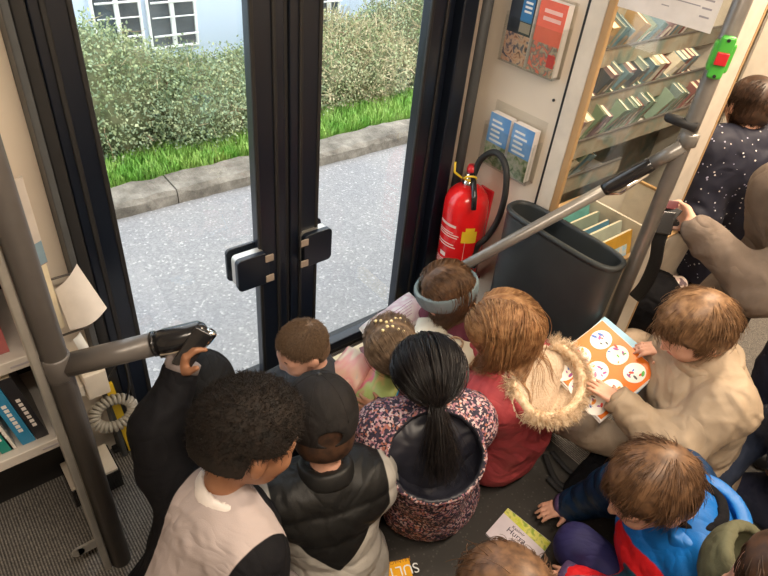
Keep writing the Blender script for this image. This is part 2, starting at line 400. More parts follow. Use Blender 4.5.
# ---- outside
ZG = -.35
road = MB().box((-4, 1.6, ZG-.1), (12, 3.262, ZG)).build('road', MT['asphalt']); struct(road)
ky = 3.26; ktop = P(318, 155, y=ky)[2]; kyb = P(318, 139, z=ktop)[1]
kb = thing('kerb', (3, ky, ZG), None, None); struct(kb)
x = -4.
while x < 11:
    L = 2.6; n = 40; m = MB()
    V = []; pr = [(ky, ZG-.05), (ky, ktop-.03), (ky+.022, ktop), (kyb-.01, ktop+.004), (kyb, ktop-.03), (kyb, ZG-.05)]
    for i in range(n+1):
        for (yy, zz) in pr:
            q = A(x+.004+(L-.008)*i/n, yy, zz); q[1:] += (rng.random(2)-.5)*.016; V.append(q)
    k = len(pr); Fc = [(i*k+j, (i+1)*k+j, (i+1)*k+(j+1) % k, i*k+(j+1) % k) for i in range(n) for j in range(k)]+[tuple(range(k)), tuple(range(n*k, n*k+k))[::-1]]
    Fc = [f[::-1] for f in Fc]; mkobj('kerb_stone', V, Fc, MT['kerb'], kb, False); x += L
gz = ktop-.03
soil = MB().box((-4, kyb+.002, gz-.15), (12, 5.4, gz)).build('ground', MT['soil']); struct(soil)
# grass: blades nobody could count
def blades(n, x0, x1, yf, h0, h1, w=.006, lean=.5):
    X = rng.uniform(x0, x1, n); Y = yf(X, rng.random(n)); B = np.stack([X, Y, np.full(n, gz-.005)], -1)
    a = rng.uniform(0, 6.28, n); H = rng.uniform(h0, h1, n); d = np.stack([np.cos(a), np.sin(a), np.zeros(n)], -1); s = np.stack([-np.sin(a), np.cos(a), np.zeros(n)], -1)*w
    ln = rng.uniform(.1, lean, n)[:, None]; mid = B+d*ln*H[:, None]*.35+A(0, 0, 1)*H[:, None]*.6; top = B+d*ln*H[:, None]+A(0, 0, 1)*H[:, None]
    V = np.concatenate([B-s, B+s, mid-s*.7, mid+s*.7, top], 0); i = np.arange(n)
    return V, np.concatenate([np.stack([i, i+n, i+3*n], -1), np.stack([i, i+3*n, i+2*n], -1), np.stack([i+2*n, i+3*n, i+4*n], -1)])
bl = lambda X: 3.72+.10*np.clip(X-1.2, 0, 1.5)/1.5+.05*np.sin(X*5)
V, Fc = blades(26000, .6, 5.2, lambda X, r: kyb+.03+r*(bl(X)+.12-kyb), .03, .10)
tag(mkobj('grass_strip', V, Fc, MT['grass'], None, False), 'bright green grass strip between kerb and shrubs', 'grass', kind='stuff')
# shrubs
def shrub(label, cx, cy, rx, ry, hz, n, mats, seed, nd=0, name='shrub'):
    r = np.random.default_rng(seed); t = thing(name, (cx, cy, gz), label, 'shrub', 'shrubs along the pale blue house')
    prs = []
    for i in range(9):
        a = r.uniform(0, 6.28); q = r.uniform(0, .55); c = A(cx+rx*q*math.cos(a), cy+ry*q*math.sin(a), gz+hz*r.uniform(.25, .62)); s = r.uniform(.28, .42)
        prs.append(('e', c, A(rx*s*1.3, ry*s*1.3, hz*s), I3))
    prs.append(('e', A(cx, cy, gz+hz*.3), A(rx*.8, ry*.78, hz*.42), I3))
    V, Fq = prims_vol(prs, .03, .08).mesh(); N = vnormals(V, Fq); V2 = V+N*(fbm(V, 9, seed)[:, None]*.05-.01)
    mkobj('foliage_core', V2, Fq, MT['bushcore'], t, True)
    n = int(n*1.7); pick = r.integers(0, len(V), n); off = np.abs(r.normal(0, .05, n))[:, None]; C = V[pick]+N[pick]*off+r.normal(0, .02, (n, 3)); C[:, 2] = np.maximum(C[:, 2], gz+.01)
    def leaves(C, L, Wd, up=.3):
        k = len(C); d = r.normal(0, 1, (k, 3)); d[:, 2] += up; d /= np.linalg.norm(d, axis=1, keepdims=True)
        s = np.cross(d, r.normal(0, 1, (k, 3))); s /= np.linalg.norm(s, axis=1, keepdims=True); L = (r.uniform(.6, 1.2, k)*L)[:, None]; 
        V = np.concatenate([C, C+d*L*.5+s*L*Wd, C+d*L, C+d*L*.5-s*L*Wd]); i = np.arange(k); return V, np.stack([i, i+k, i+2*k, i+3*k], -1)
    h = n//2
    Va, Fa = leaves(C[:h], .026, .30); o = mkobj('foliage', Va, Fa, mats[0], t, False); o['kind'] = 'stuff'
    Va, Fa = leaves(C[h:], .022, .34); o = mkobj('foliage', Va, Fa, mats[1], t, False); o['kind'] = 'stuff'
    if nd:
        pk = r.integers(0, len(V), nd); Va, Fa = leaves(V[pk]+N[pk]*.03, .16, .022, .9); o = mkobj('dry_stems', Va, Fa, MT['dry'], t, False); o['kind'] = 'stuff'
    for i in range(7):
        p = V[r.integers(0, len(V))].copy(); p[2] = max(p[2], gz+.1); d = nrm(r.normal(0, 1, 3)+A(0, -.6, .8)); pts = [p-d*.1]
        for j in range(6): pts.append(pts[-1]+d*.055); d = nrm(d+r.normal(0, .22, 3)+A(0, 0, -.12))
        MB().tube(pts, [.005*(1-j/8) for j in range(7)], 5).build('twig', MT['twig'], t, True)
    return t
LG, LD, DR = MT['leafy'], MT['leafy2'], MT['dry']
shrub('tall leafy green shrub at the left edge of the door glass', 1.10, 4.12, .52, .42, .80, 9000, (LG, LD), 1, 60)
shrub('dense green shrub with arching bare branches under the first house window', 1.72, 4.08, .55, .42, .47, 11000, (LD, LG), 2, 60)
shrub('olive green shrub in front of the second house window', 2.32, 4.15, .50, .42, .43, 10000, (LG, LD), 3, 160)
shrub('pale shrub mixed with dry stalks just left of the door post', 2.86, 4.22, .46, .42, .46, 8000, (LG, DR), 4, 700)
shrub('tufted shrub of long dry stems right of the door post', 3.34, 4.26, .46, .44, .56, 8000, (LG, DR), 5, 1500)
shrub('green shrub with straw coloured stalks at the right edge of the door glass', 3.98, 4.35, .56, .5, .74, 9000, (LG, LD), 6, 1300)
shrub('dark green shrub beyond the right door jamb', 4.75, 4.4, .55, .5, .8, 5000, (LD, LG), 8, 100)
# pale blue house
YB = 5.3
hs = thing('house', (3, YB, gz), 'pale blue rendered house facade with white barred windows behind the shrubs', 'house')
MB().box((-4, YB, gz-.2), (12, YB+.25, 3.2)).build('wall', MT['bldg'], hs)
def hwin(u0, u1, v1, hgt=1.1, nb=2):
    a = P(u0, v1, y=YB); b = P(u1, v1-(u1-u0)*.1, y=YB); x0, x1, z0 = a[0], b[0], a[2]; z1 = z0+hgt; t = .02
    f = MB(); y0, y1 = YB-.03, YB+.02
    f.box((x0-t, y0, z0-t), (x1+t, y1, z0)); f.box((x0-t, y0, z1), (x1+t, y1, z1+t)); f.box((x0-t, y0, z0), (x0, y1, z1)); f.box((x1, y0, z0), (x1+t, y1, z1))
    f.box(((x0+x1)/2-.018, y0, z0), ((x0+x1)/2+.018, y1, z1)); fo = f.build('window_frame', MT['wwhite'], hs, bevel=.004)
    MB().box((x0, YB-.008, z0), (x1, YB-.002, z1)).build('pane', MT['wdark'], fo)
    g = MB(); z = z0+.10
    while z < z1:
        g.tube([(x0-.0, YB-.075, z), (x1+.0, YB-.075, z)], .009, 6); z += .26
        if z < z1: g.tube([(x0-.0, YB-.075, z-.115), (x1+.0, YB-.075, z-.115)], .006, 6)
    for k in range(0): xx = x0+(x1-x0)*(k+.5)/3; g.tube([(xx, YB-.085, z0-.02), (xx, YB-.085, z1)], .006, 6)
    g.build('window_bars', MT['wwhite'], fo, True)
hwin(100, 143, 50); hwin(153, 196, 47); hwin(318, 336, 39, .9); hwin(404, 415, 11, .5)
# ================================================================== INTERIOR FITTINGS (right)
# tall pole with inclined rail
t = thing('handrail_pole', (XP, .64, 0), 'thick grey vertical pole at the end of the glass partition', 'pole')
MB().tube([(XP, .64, 0), (XP, .64, 2.25)], .0205, 24).build('pole', MT['greytube'], t, True)
MB().lathe((XP, .64, 0), [(.055, 0), (.055, .008), (.03, .014)], 24).build('base_flange', MT['greytube'], t, True)
MB().lathe((XP, .64, 2.25), [(.055, 0), (.055, -.008), (.03, -.014)], 24).build('top_flange', MT['greytube'], t, True)
J = P(686, 145, x=XP-.002); Q1 = P(662, 156, x=1.52); Q2 = P(611, 181, x=1.46); E1 = P(462, 267, x=1.24)
t = thing('barrier_rail', (E1[0], E1[1], E1[2]), 'slanting grey handrail running from the right pole down behind the headband girl', 'handrail')
dj = nrm(E1-J); 
MB().tube([J+A(-.015, 0, 0), J+(E1-J)*.13], .018, 20).build('rail_sleeve', MT['greytube'], t, True)
MB().lathe(J, [(.0205, .0), (.0235, .002), (.0235, .03), (.0205, .034)], 24, ).build('clamp_collar', MT['greytube'], t, True)
MB().tube([J+(E1-J)*.12, J+(E1-J)*.14, J+(E1-J)*.19, J+(E1-J)*.30, J+(E1-J)*.325], [.0175, .020, .021, .019, .016], 18).build('grip_cap', MT['black'], t, True)
MB().tube([J+(E1-J)*.13+A(-.006, -.004, -.022), J+(E1-J)*.24+A(-.006, -.006, -.032), J+(E1-J)*.32+A(0, 0, -.012)], [.008, .010, .006], 10).build('grip_trim', MT['chrome'], t, True)
E2 = E1+(E1-J)*.15
MB().tube([J+(E1-J)*.31, E1, E2], .0165, 18).build('rail_tube', MT['greytube'], t, True)
# short black handle stub on the pole
t = tag(MB().tube([P(697, 128, x=XP-.012), P(668, 117, x=XP-.012), P(666, 116.2, x=XP-.012)], [.0125, .0125, .009], 16).build('pole_hook', MT['rubber'], smooth=True), 'short black rubber handle sticking out of the right pole above the rail', 'handle')
# stop button
t = thing('stop_button', (XP-.03, .64, 1.23), 'green stop request box with red button on the right pole', 'stop button')
a = nrm(A(-.87, -.5, 0)); s_ = nrm(A(.5, -.87, 0)); c0 = A(XP, .64, 1.275)+a*.030
m = MB(); m.obox(c0, s_*.0165, A(0, 0, 1)*.048, a*.010); m.obox(c0-a*.014, s_*.0235, A(0, 0, 1)*.034, a*.018); m.build('button_box', MT['green'], t, bevel=.007)
MB().obox(c0+a*.012, s_*.013, A(0, 0, 1)*.014, a*.006).build('button', MT['redb'], t, bevel=.002)
for dz in (-.04, .04): MB().lathe(c0+A(0, 0, dz)+a*.010, [(.004, 0), (.004, .002)], 10, a).build('screw', MT['rubber'], t)
# notice
m = MB(); m.obox((XP-.004, .808, 1.40), (0, .128, 0), (0, 0, .09), (.0008, 0, 0))
nt_ = thing('notice', (XP-.004, .81, 1.29), 'white printed notice taped to the glass partition', 'notice')
m.build('sheet', MT['paper'], nt_)
m = MB(); rr = random.Random(4)
for k in range(6):
    m.obox((XP-.0052, .81-.03*0, 1.342+.018*k), (0, .085 if k > 0 else .01, 0), (0, 0, .0012), (.0002, 0, 0))
    m.obox((XP-.0052, .708, 1.340+.018*k), (0, .012, 0), (0, 0, .002), (.0002, 0, 0))
m.build('print', MT['textg'], nt_)
# leaflet holders
def M_two(name, top, bot, z, soft=.03, pic=None, sc=40):
    return M_picture(name, pic or [top, bot], sc)
def holder(z0, zt, label, leaves):
    t = thing('leaflet_holder', (XP, 1.175, z0), label, 'leaflet holder', 'acrylic leaflet holders beside the fire extinguisher')
    y0, y1 = 1.05, 1.262; m = MB(); x = XP
    m.box((x-.042, y0, z0), (x-.039, y1, z0+.13)); m.box((x-.042, y0, z0), (x-.001, y0+.003, z0+.14)); m.box((x-.042, y1-.003, z0), (x-.001, y1, z0+.14)); m.box((x-.042, y0, z0), (x-.001, y1, z0+.003)); m.box((x-.004, y0, z0), (x-.001, y1, z0+.205))
    m.build('pocket', MT['acryl'], t)
    for (ya, yb, zb, mats, lab, kind) in leaves:
        ya -= .02; yb -= .02
        b = thing('leaflet', (x-.02, (ya+yb)/2, z0+.004), lab, 'leaflet', 'leaflets in the wall holders')
        z2 = z0+zb; MB().box((x-.034, ya, z0+.004), (x-.008, yb, z2)).build('paper_stack', MT['paper'], b)
        MB().box((x-.0358, ya, z0+.004), (x-.0342, yb, z0+.004+(z2-z0)*.42)).build('cover_picture', mats[1], b)
        MB().box((x-.0358, ya, z0+.004+(z2-z0)*.42), (x-.0342, yb, z2)).build('cover', mats[0], b)
        q = MB(); rr = random.Random(z0)
        if kind == 'lines':
            for k in range(5): L = (yb-ya)*rr.uniform(.35, .7); q.box((x-.0366, yb-.012-L, z2-.026-.016*k), (x-.0360, yb-.012, z2-.019-.016*k))
            q.build('title', MT['wwhite'], b)
        elif kind == 'orange':
            for k in range(2): q.box((x-.0366, ya+.012, z2-.032-.02*k), (x-.0360, yb-.02, z2-.022-.02*k))
            q.build('title', M('title_pink', (.9, .55, .5)), b)
            MB().box((x-.037, ya+.002, z0+.03), (x-.0362, ya+.028, z0+.065)).build('logo', MT['redb'], b)
        else:
            q.box((x-.0368, ya+.004, z2-.075), (x-.0360, ya+.046, z2-.008)); q.build('title_box', M('title_blue', (.02, .17, .42), .4), b)
            MB().box((x-.0368, ya+.004, z2-.105), (x-.0360, ya+.044, z2-.078)).build('title_label', MT['tan'], b)
            q = MB()
            for k in range(3): q.box((x-.0374, ya+.010, z2-.026-.012*k), (x-.0370, ya+.036, z2-.020-.012*k))
            q.build('lettering', MT['wwhite'], b)
sky = M_picture('sky_print', [(.10, .28, .62), (.13, .33, .68), (.25, .45, .75)], 6); park = M_picture('park_print', [(.05, .09, .03), (.20, .26, .13), (.38, .38, .28)], 45)
holder(1.083, 1.28, 'clear acrylic holder with a dark and an orange leaflet, upper of the two', [
    (1.185, 1.275, .20, (M('navy_print', (.02, .025, .04), .35), M_picture('people_print', [(.03, .02, .03), (.55, .28, .17), (.62, .40, .28), (.12, .1, .13)], 40)), 'dark leaflet with a blue title box and two people', 'dark'),
    (1.078, 1.172, .20, (M('coral_print', (.80, .13, .07), .35), M_picture('coral_picture', [(.8, .14, .08), (.45, .38, .28), (.2, .16, .14), (.78, .16, .1)], 45)), 'orange red leaflet with white title', 'orange')])
holder(.745, .94, 'clear acrylic holder with two blue leaflets, lower of the two', [
    (1.182, 1.268, .175, (sky, park), 'blue leaflet with a park photo, nearer the door in the lower holder', 'lines'),
    (1.084, 1.17, .175, (sky, park), 'blue leaflet with a park photo, nearer the bin in the lower holder', 'lines')])
# fire extinguisher
c0 = P(458, 262, x=1.465); c0 = A(1.462, 1.222, .295)
t = thing('fire_extinguisher', c0, 'red fire extinguisher with black hose hanging on the cream panel', 'fire extinguisher')
ax = nrm(A(0, .04, 1)); R = .078
MB().lathe(c0, [(R-.01, 0), (R, .012), (R, .30), (R*.97, .325), (R*.85, .35), (R*.6, .37), (R*.35, .38)], 40, ax).build('cylinder', MT['red'], t, True)
top = c0+ax*.38
MB().lathe(top-ax*.004, [(.026, 0), (.026, .022), (.018, .026), (.018, .045), (.0, .05)], 20, ax).build('valve', MT['chrome'], t, True)
vv = nrm(A(-.55, -.83, 0)); pv = A(.83, -.55, 0)
MB().tube([top+ax*.04-vv*.01, top+ax*.046+vv*.03, top+ax*.0+vv*.085, top-ax*.04+vv*.10], [.009, .010, .010, .009], 12).build('lever', MT['black'], t, True)
MB().lathe(top+ax*.045+A(.004, .0, 0), [(.018, 0), (.02, .01), (.016, .025)], 16, ax).build('knob', MT['redb'], t, True)
ring = [top+ax*.045+A(-.035, -.03, 0)+(pv*math.cos(q)*.021+ax*math.sin(q)*.010+vv*.006*math.sin(q)) for q in np.linspace(0, 6.28, 17)]
MB().tube(ring, .0035, 8).build('safety_ring', MT['yellow'], t, True)
MB().tube([top+A(-.02, .02, .02), top+A(-.035, .045, .035), top+A(-.035, .05, .07)], .004, 8).build('seal_tag', MT['yellow'], t, True)
hp = [top+A(.0, -.01, .035), top+A(.01, -.02, .10), top+A(.015, -.07, .145), top+A(.01, -.125, .12), top+A(0, -.155, .04), top+A(-.0, -.15, -.06), top+A(-.0, -.12, -.15), top+A(0, -.09, -.20), top+A(0, -.085, -.26)]
def spline(pts, n=8):
    pts = [A(p) for p in pts]; out = []
    for i in range(len(pts)-1):
        p0 = pts[max(i-1, 0)]; p1 = pts[i]; p2 = pts[i+1]; p3 = pts[min(i+2, len(pts)-1)]
        for j in range(n):
            q = j/n; out.append(.5*((2*p1)+(-p0+p2)*q+(2*p0-5*p1+4*p2-p3)*q*q+(-p0+3*p1-3*p2+p3)*q**3))
    return out+[pts[-1]]
MB().tube(spline(hp), .0105, 12).build('hose', MT['rubber'], t, True)
MB().tube([hp[-1]+A(0, 0, .03), hp[-1]+A(0, 0, -.03)], [.013, .017], 12).build('nozzle', MT['black'], t, True)
MB().tube([hp[-2]+A(0, -.02, -.02), hp[-2]+A(0, -.06, -.0), hp[-2]+A(0, -.07, .03)], .006, 8).build('nozzle_lever', MT['black'], t, True)
def onCyl(a0, a1, z0, z1, name, m, e=.0012, n=8):
    V = []; 
    for i in range(n+1):
        q = a0+(a1-a0)*i/n; d = A(math.cos(q), math.sin(q), 0); V += [c0+ax*z0+d*(R+e), c0+ax*z1+d*(R+e)]
    return V, [(2*i, 2*i+2, 2*i+3, 2*i+1) for i in range(n)]
def patch(a0, a1, z0, z1, name, m, e=.0012):
    V, Fc = onCyl(a0, a1, z0, z1, name, m, e); return mkobj(name, V, Fc, MT[m] if isinstance(m, str) else m, t, True)
D2 = math.radians
patch(D2(222), D2(262), .195, .240, 'inspection_sticker', 'yellow'); patch(D2(230), D2(254), .2401, .255, 'inspection_sticker', 'yellow'); patch(D2(226), D2(254), .05, .076, 'date_sticker', 'yellow')
m = MB()
for (a, b, z, h) in [(150, 205, .245, .010), (150, 200, .222, .004), (150, 215, .214, .004), (150, 212, .205, .004), (150, 205, .175, .004), (150, 210, .165, .004), (165, 185, .12, .016), (150, 215, .105, .003), (150, 212, .098, .003), (150, 215, .091, .003), (150, 210, .084, .003), (150, 270, .045, .006), (150, 216, .035, .003), (150, 210, .028, .003)]:
    V, Fc = onCyl(D2(a), D2(b), z, z+h, '', '', .0014); m._add(V, Fc)
V, Fc = onCyl(D2(232), D2(233), .05, .2, '', '', .0013); m._add(V, Fc)
m.build('label_lettering', MT['labelw'], t, True)
m = MB(); m.box((XP-.012, c0[1]-.03, c0[2]+.0), (XP-.001, c0[1]+.03, c0[2]+.35)); m.box((c0[0]-.02, c0[1]-.05, c0[2]-.012), (XP-.001, c0[1]+.05, c0[2]-.002)); m.build('wall_bracket', MT['redb'], t, bevel=.002)
# black door-drive box and yellow strip on the floor by the panel
b_ = tag(MB().box((1.415, 1.09, .001), (1.54, 1.33, .13)).build('floor_box', MT['black'], bevel=.006), 'low black box on the floor under the fire extinguisher', 'box')
tag(MB().box((1.385, 1.08, .0045), (1.413, 1.33, .06)).build('edge_strip', MT['yellow'], bevel=.002), 'yellow warning strip along the black box under the extinguisher', 'strip')
# waste bin
t = thing('waste_bin', (1.47, .85, 0), 'large dark grey open waste bin with rounded ends against the partition', 'bin')
def ov(z, g, yc=.842, L=.40, W=.105, n=40, xc=1.466):
    out = []
    for i in range(n):
        q = 2*math.pi*i/n; cs, sn = math.cos(q), math.sin(q); e = .38
        out.append(A(xc+(W/2+g)*math.copysign(abs(cs)**.75, cs), yc+(L/2+g)*math.copysign(abs(sn)**e, sn), z))
    return out
prof = [(0.0, -.012), (.03, -.008), (.4, -.001), (.66, .006), (.692, .007), (.70, .006), (.70, -.002), (.692, -.004), (.45, -.006), (.05, -.016)]
V = []; [V.extend(ov(z, g)) for z, g in prof]; n = 40; k = len(prof)
Fc = [(i*n+j, i*n+(j+1) % n, (i+1)*n+(j+1) % n, (i+1)*n+j) for i in range(k-1) for j in range(n)]+[tuple(range(n))[::-1], tuple(range((k-1)*n, k*n))]
mkobj('bin_body', V, Fc, MT['binp'], t, True)
V = []; [V.extend(ov(z, g)) for z, g in [(.688, .0075), (.688, .0095), (.698, .010), (.703, .006), (.703, -.002), (.698, -.0045)]]
Fc = [(i*n+j, i*n+(j+1) % n, (i+1)*n+(j+1) % n, (i+1)*n+j) for i in range(5) for j in range(n)]
mkobj('bin_rim', V, Fc, MT['binp'], t, True)
# ---- display shelves behind the glass
covers = [M('cover_%d' % i, c, .4) for i, c in enumerate([(.20, .28, .23), (.28, .12, .12), (.3, .4, .42), (.6, .56, .46), (.10, .12, .15), (.28, .36, .3), (.40, .28, .15), (.55, .5, .45), (.18, .26, .18), (.3, .22, .26), (.16, .26, .32)])]
def make_book(w, h, d, mi):
    """upright book, spine towards -Y, base at origin"""
    r = bpy.data.objects.new('book', None); COL.objects.link(r); r.empty_display_size = .03
    MB().box((-w/2+.0015, .002, .002), (w/2-.0015, d-.003, h-.004)).build('page_block', MT['pages'], r)
    m = MB(); m.box((-w/2, 0, 0), (-w/2+.0015, d, h)); m.box((w/2-.0015, 0, 0), (w/2, d, h)); m.box((-w/2, -.0012, 0), (w/2, .0015, h)); m.build('cover', covers[mi], r)
    MB().box((-w*.3, -.0016, h*.35), (w*.3, -.0012, h*.75)).build('spine_title', MT['paper'] if mi % 2 else MT['tan'], r)
    return r
protos = [make_book(w, h, d, i) for i, (w, h, d) in enumerate([(.022, .135, .135), (.034, .125, .13), (.016, .14, .13), (.042, .13, .135), (.026, .12, .125), (.014, .13, .13), (.05, .14, .135), (.032, .11, .12), (.02, .145, .13), (.03, .13, .13), (.038, .125, .135)])]
pw = [.022, .034, .016, .042, .026, .014, .05, .032, .02, .03, .038]
kids_of = {p: list(p.children) for p in protos}; used = set()
cn = ['dark green', 'dark red', 'grey blue', 'beige', 'near black', 'sage green', 'brown', 'cream', 'bottle green', 'plum', 'petrol blue']
thick = ['slim', 'medium', 'thin', 'thick', 'slim', 'very thin', 'very thick', 'medium', 'thin', 'medium', 'thick']
def put_book(i, loc, lean, yaw, label, group, cat='book', roll=0):
    p = protos[i]
    if i not in used: used.add(i); r = p
    else:
        r = p.copy(); COL.objects.link(r)
        for c in kids_of[p]:
            q = c.copy(); COL.objects.link(q); q.parent = r
    r.location = tuple(map(float, loc)); r.rotation_euler = (roll, lean, yaw); tag(r, label, cat, group); return r
su = thing('display_shelf', (2.4, 1.3, 0), 'beige tiered display shelf behind the glass partition', 'shelf unit')
TY = [1.32, 1.25, 1.18, 1.175]; tiers = [P(600, 50, y=TY[0])[2], P(590, 98, y=TY[1])[2], P(585, 139, y=TY[2])[2], P(570, 176, y=TY[3])[2]]; TX = [3.1, 3.1, 3.1, 2.3]
disp = M_picture('poster_print', [(.10, .13, .12), (.16, .19, .165), (.22, .18, .14), (.26, .25, .21)], 9)
for z, y, tx in zip(tiers, TY, TX):
    yb = min(y+.2, 1.43); m = MB(); m.box((1.72, y, z-.065), (tx, yb, z-.055)); m.build('shelf_board', MT['shelfg'], su, bevel=.002)
    MB().box((1.72, y-.006, z-.07), (tx, y, z)).build('shelf_lip', disp, su)
    MB().box((1.72, y-.009, z-.004), (tx, y+.001, z+.003)).build('shelf_edge', MT['dkpole'], su)
MB().box((1.70, 1.17, .55), (1.72, 1.43, 1.9)).build('side_panel', MT['shelfw'], su); MB().box((3.1, 1.17, .05), (3.12, 1.43, 1.9)).build('side_panel', MT['shelfw'], su)
MB().box((1.72, 1.425, .05), (3.1, 1.438, 1.9)).build('back_panel', disp, su)
tn = ['top', 'second', 'third', 'lowest']
rr = random.Random(3)
for ti, z in enumerate(tiers):
    x = 1.745
    while x < TX[ti]-.25:
        i = rr.randrange(11); lean = 0 if rr.random() < .4 else rr.uniform(.05, .5); x += pw[i]/2+.001+.05*lean
        if rr.random() < .08: x += .06
        put_book(i, (x, TY[ti]+.058+rr.uniform(0, .015), z-.058), lean, 0, '%s %s paperback on the %s tier of the display shelf' % (thick[i], cn[i], tn[ti]), '%s %s paperbacks on the %s display tier' % (thick[i], cn[i], tn[ti]), roll=.42)
        x += pw[i]/2+.001+.07*lean
# slanted faces of picture books shown on each tier
# browser trough of picture books
t = thing('book_trough', (2.1, .95, 0), 'low white trough with wooden edges full of picture books', 'book trough')
x0, x1, y0, y1, zt = 1.62, 2.43, .79, 1.165, .50
m = MB(); m.box((x0, y0, .04), (x1, y0+.014, zt-.012)); m.box((x0, y1-.014, .04), (x1, y1, zt-.012)); m.box((x0, y0, .04), (x0+.014, y1, zt-.012)); m.box((x1-.014, y0, .04), (x1, y1, zt-.012)); m.box((x0, y0, .04), (x1, y1, .06)); m.box((2.12, y0, .04), (2.13, y1, zt-.02)); m.build('trough_body', MT['shelfw'], t)
m = MB(); m.box((x0, y0, zt-.012), (x1, y0+.016, zt)); m.box((x0, y1-.016, zt-.012), (x1, y1, zt)); m.box((x0, y0, zt-.012), (x0+.016, y1, zt)); m.box((x1-.016, y0, zt-.012), (x1, y1, zt)); m.build('wood_edge', MT['wood'], t, bevel=.002)
for k in range(4): MB().lathe((x0+.05 if k % 2 else x1-.05, y0+.05 if k < 2 else y1-.05, 0), [(.02, 0), (.02, .04)], 12).build('foot', MT['rubber'], t)
pcols = [((.75, .7, .6), 'white'), ((.62, .38, .06), 'ochre'), ((.55, .12, .07), 'red'), ((.5, .56, .5), 'pale green'), ((.72, .68, .55), 'cream'), ((.15, .3, .45), 'blue'), ((.7, .66, .6), 'off white'), ((.3, .36, .3), 'grey green'), ((.62, .6, .62), 'pale grey')]
for i in range(12):
    c, cnm = [((.75, .7, .6), 'white'), ((.66, .36, .04), 'ochre'), ((.55, .10, .05), 'red'), ((.5, .56, .5), 'pale green'), ((.72, .68, .55), 'cream'), ((.12, .3, .45), 'blue'), ((.7, .62, .4), 'straw yellow'), ((.3, .36, .3), 'grey green'), ((.62, .45, .5), 'pale pink'), ((.15, .42, .4), 'teal'), ((.7, .68, .66), 'off white'), ((.45, .28, .15), 'brown')][i]
    col_, row = i % 2, i//2; xa = 1.645+.24*col_; y_ = .835+.052*row; w = .225; H = .40-.012*(i % 3); ln = -.16
    b = thing('picture_book', (xa+w/2, y_, .062), '%s picture book standing in the low wooden edged trough' % cnm, 'book', 'picture books in the trough')
    cc = A(xa+w/2, y_-ln*H/2*0+ .02, .064+H/2); nv_ = nrm(A(0, 1, -(.10)/H)); upv = A(0, .05, H/2)
    MB().obox(cc+A(0, .03, 0), (w/2, 0, 0), upv, nv_*.006).build('cover', M('pb_%d' % i, c, .35, var=tuple(q*.75 for q in c), vscale=12), b)
    MB().obox(cc+A(0, .03, .001), (w/2-.004, 0, 0), upv, nv_*.0045).build('page_block', MT['pages'], b)
    pm = M_picture('pbp_%d' % i, [c, (.7, .6, .4), tuple(1-q for q in c), (.75, .7, .65)], 14, seedv=i)
    MB().obox(cc+A(0, .03, .0)+upv*.2-nv_*.0064, (w/2-.03, 0, 0), upv*.55, nv_*.0003).build('cover_picture', pm, b)
# white upright panel with wooden edge and second shelf behind the standing child
t = thing('end_panel', (1.86, .74, 0), 'white upright panel with wooden edge right of the pole', 'panel')
MB().box((1.77, .722, .0), (1.905, .755, 2.2)).build('panel_board', MT['shelfw'], t); MB().box((1.906, .721, .0), (1.918, .756, 2.2)).build('wood_edge', MT['wood'], t)
t = thing('wall_shelf', (3.15, .85, 0), 'grey shelf with books behind the child in the starry coat', 'shelf unit')
m = MB(); m.box((2.85, .72, .62), (3.5, 1.05, .635)); m.box((2.85, .72, .96), (3.5, 1.05, .975)); m.box((2.85, .72, 1.28), (3.5, 1.05, 1.295)); m.build('shelf_board', MT['shelfg'], t, bevel=.002); MB().box((2.835, .72, 0), (2.849, 1.05, 1.6)).build('side_panel', MT['shelfw'], t)
MB().box((2.85, 1.05, 0), (3.5, 1.065, 1.6)).build('back_panel', MT['shelfg'], t)
for zz, nm in ((.637, 'lower'), (.977, 'upper')):
    x = 2.88
    while x < 3.4:
        i = rr.randrange(11); x += pw[i]/2+.002
        put_book(i, (x, .76, zz), 0, 0, '%s %s book on the %s board by the starry coat' % (thick[i], cn[i], nm), '%s %s books on the %s board of the grey shelf' % (thick[i], cn[i], nm)); x += pw[i]/2
# ================================================================== LEFT FITTINGS
PX, PY = .095, 1.03
t = thing('handrail_post', (PX, PY, 0), 'dark grey vertical post left of the door with a metal edge', 'post')
MB().tube([(PX, PY, .0), (PX, PY, 2.25)], .0245, 24).build('post', MT['dkpole'], t, True)
MB().box((PX-.043, PY-.012, 0), (PX-.026, PY+.02, 2.25)).build('edge_profile', MT['alu'], t, bevel=.004)
m = MB(); m.box((PX-.085, PY-.008, .12), (PX-.043, PY-.002, .15)); m.lathe((PX-.085, PY-.002, .135), [(.015, 0), (.015, .006)], 14, (0, -1, 0)); m.build('bracket', MT['alu'], t)
JA = P(72, 364, y=PY-.01); tipA = P(207, 331, y=.90)
t = thing('swing_arm', JA, 'grey barrier arm with black and chrome tip reaching in front of the left door leaf', 'handrail')
d = tipA-JA; MB().tube([JA-d*.03, JA+d*.62], .0245, 22).build('arm_tube', MT['dkpole'], t, True)
MB().tube([JA+d*.60, JA+d*.625], .0262, 22).build('arm_ring', MT['black'], t, True)
MB().lathe(A(PX, PY, JA[2]-.03), [(.0247, 0), (.0275, .004), (.0275, .056), (.0247, .06)], 24).build('clamp_collar', MT['dkpole'], t, True)
MB().tube([JA+d*.62, JA+d*.70, JA+d*.95, JA+d*.99, JA+d*1.01], [.0235, .026, .0255, .018, .006], 20).build('tip_cap', MT['black'], t, True)
MB().tube(spline([JA+d*.63+A(0, -.010, -.017), JA+d*.78+A(.0, -.013, -.020), JA+d*.93+A(.003, -.012, -.016), JA+d*1.015+A(.006, -.004, 0)]), [.0125]*24+[.009], 10).build('tip_trim', MT['chrome'], t, True)
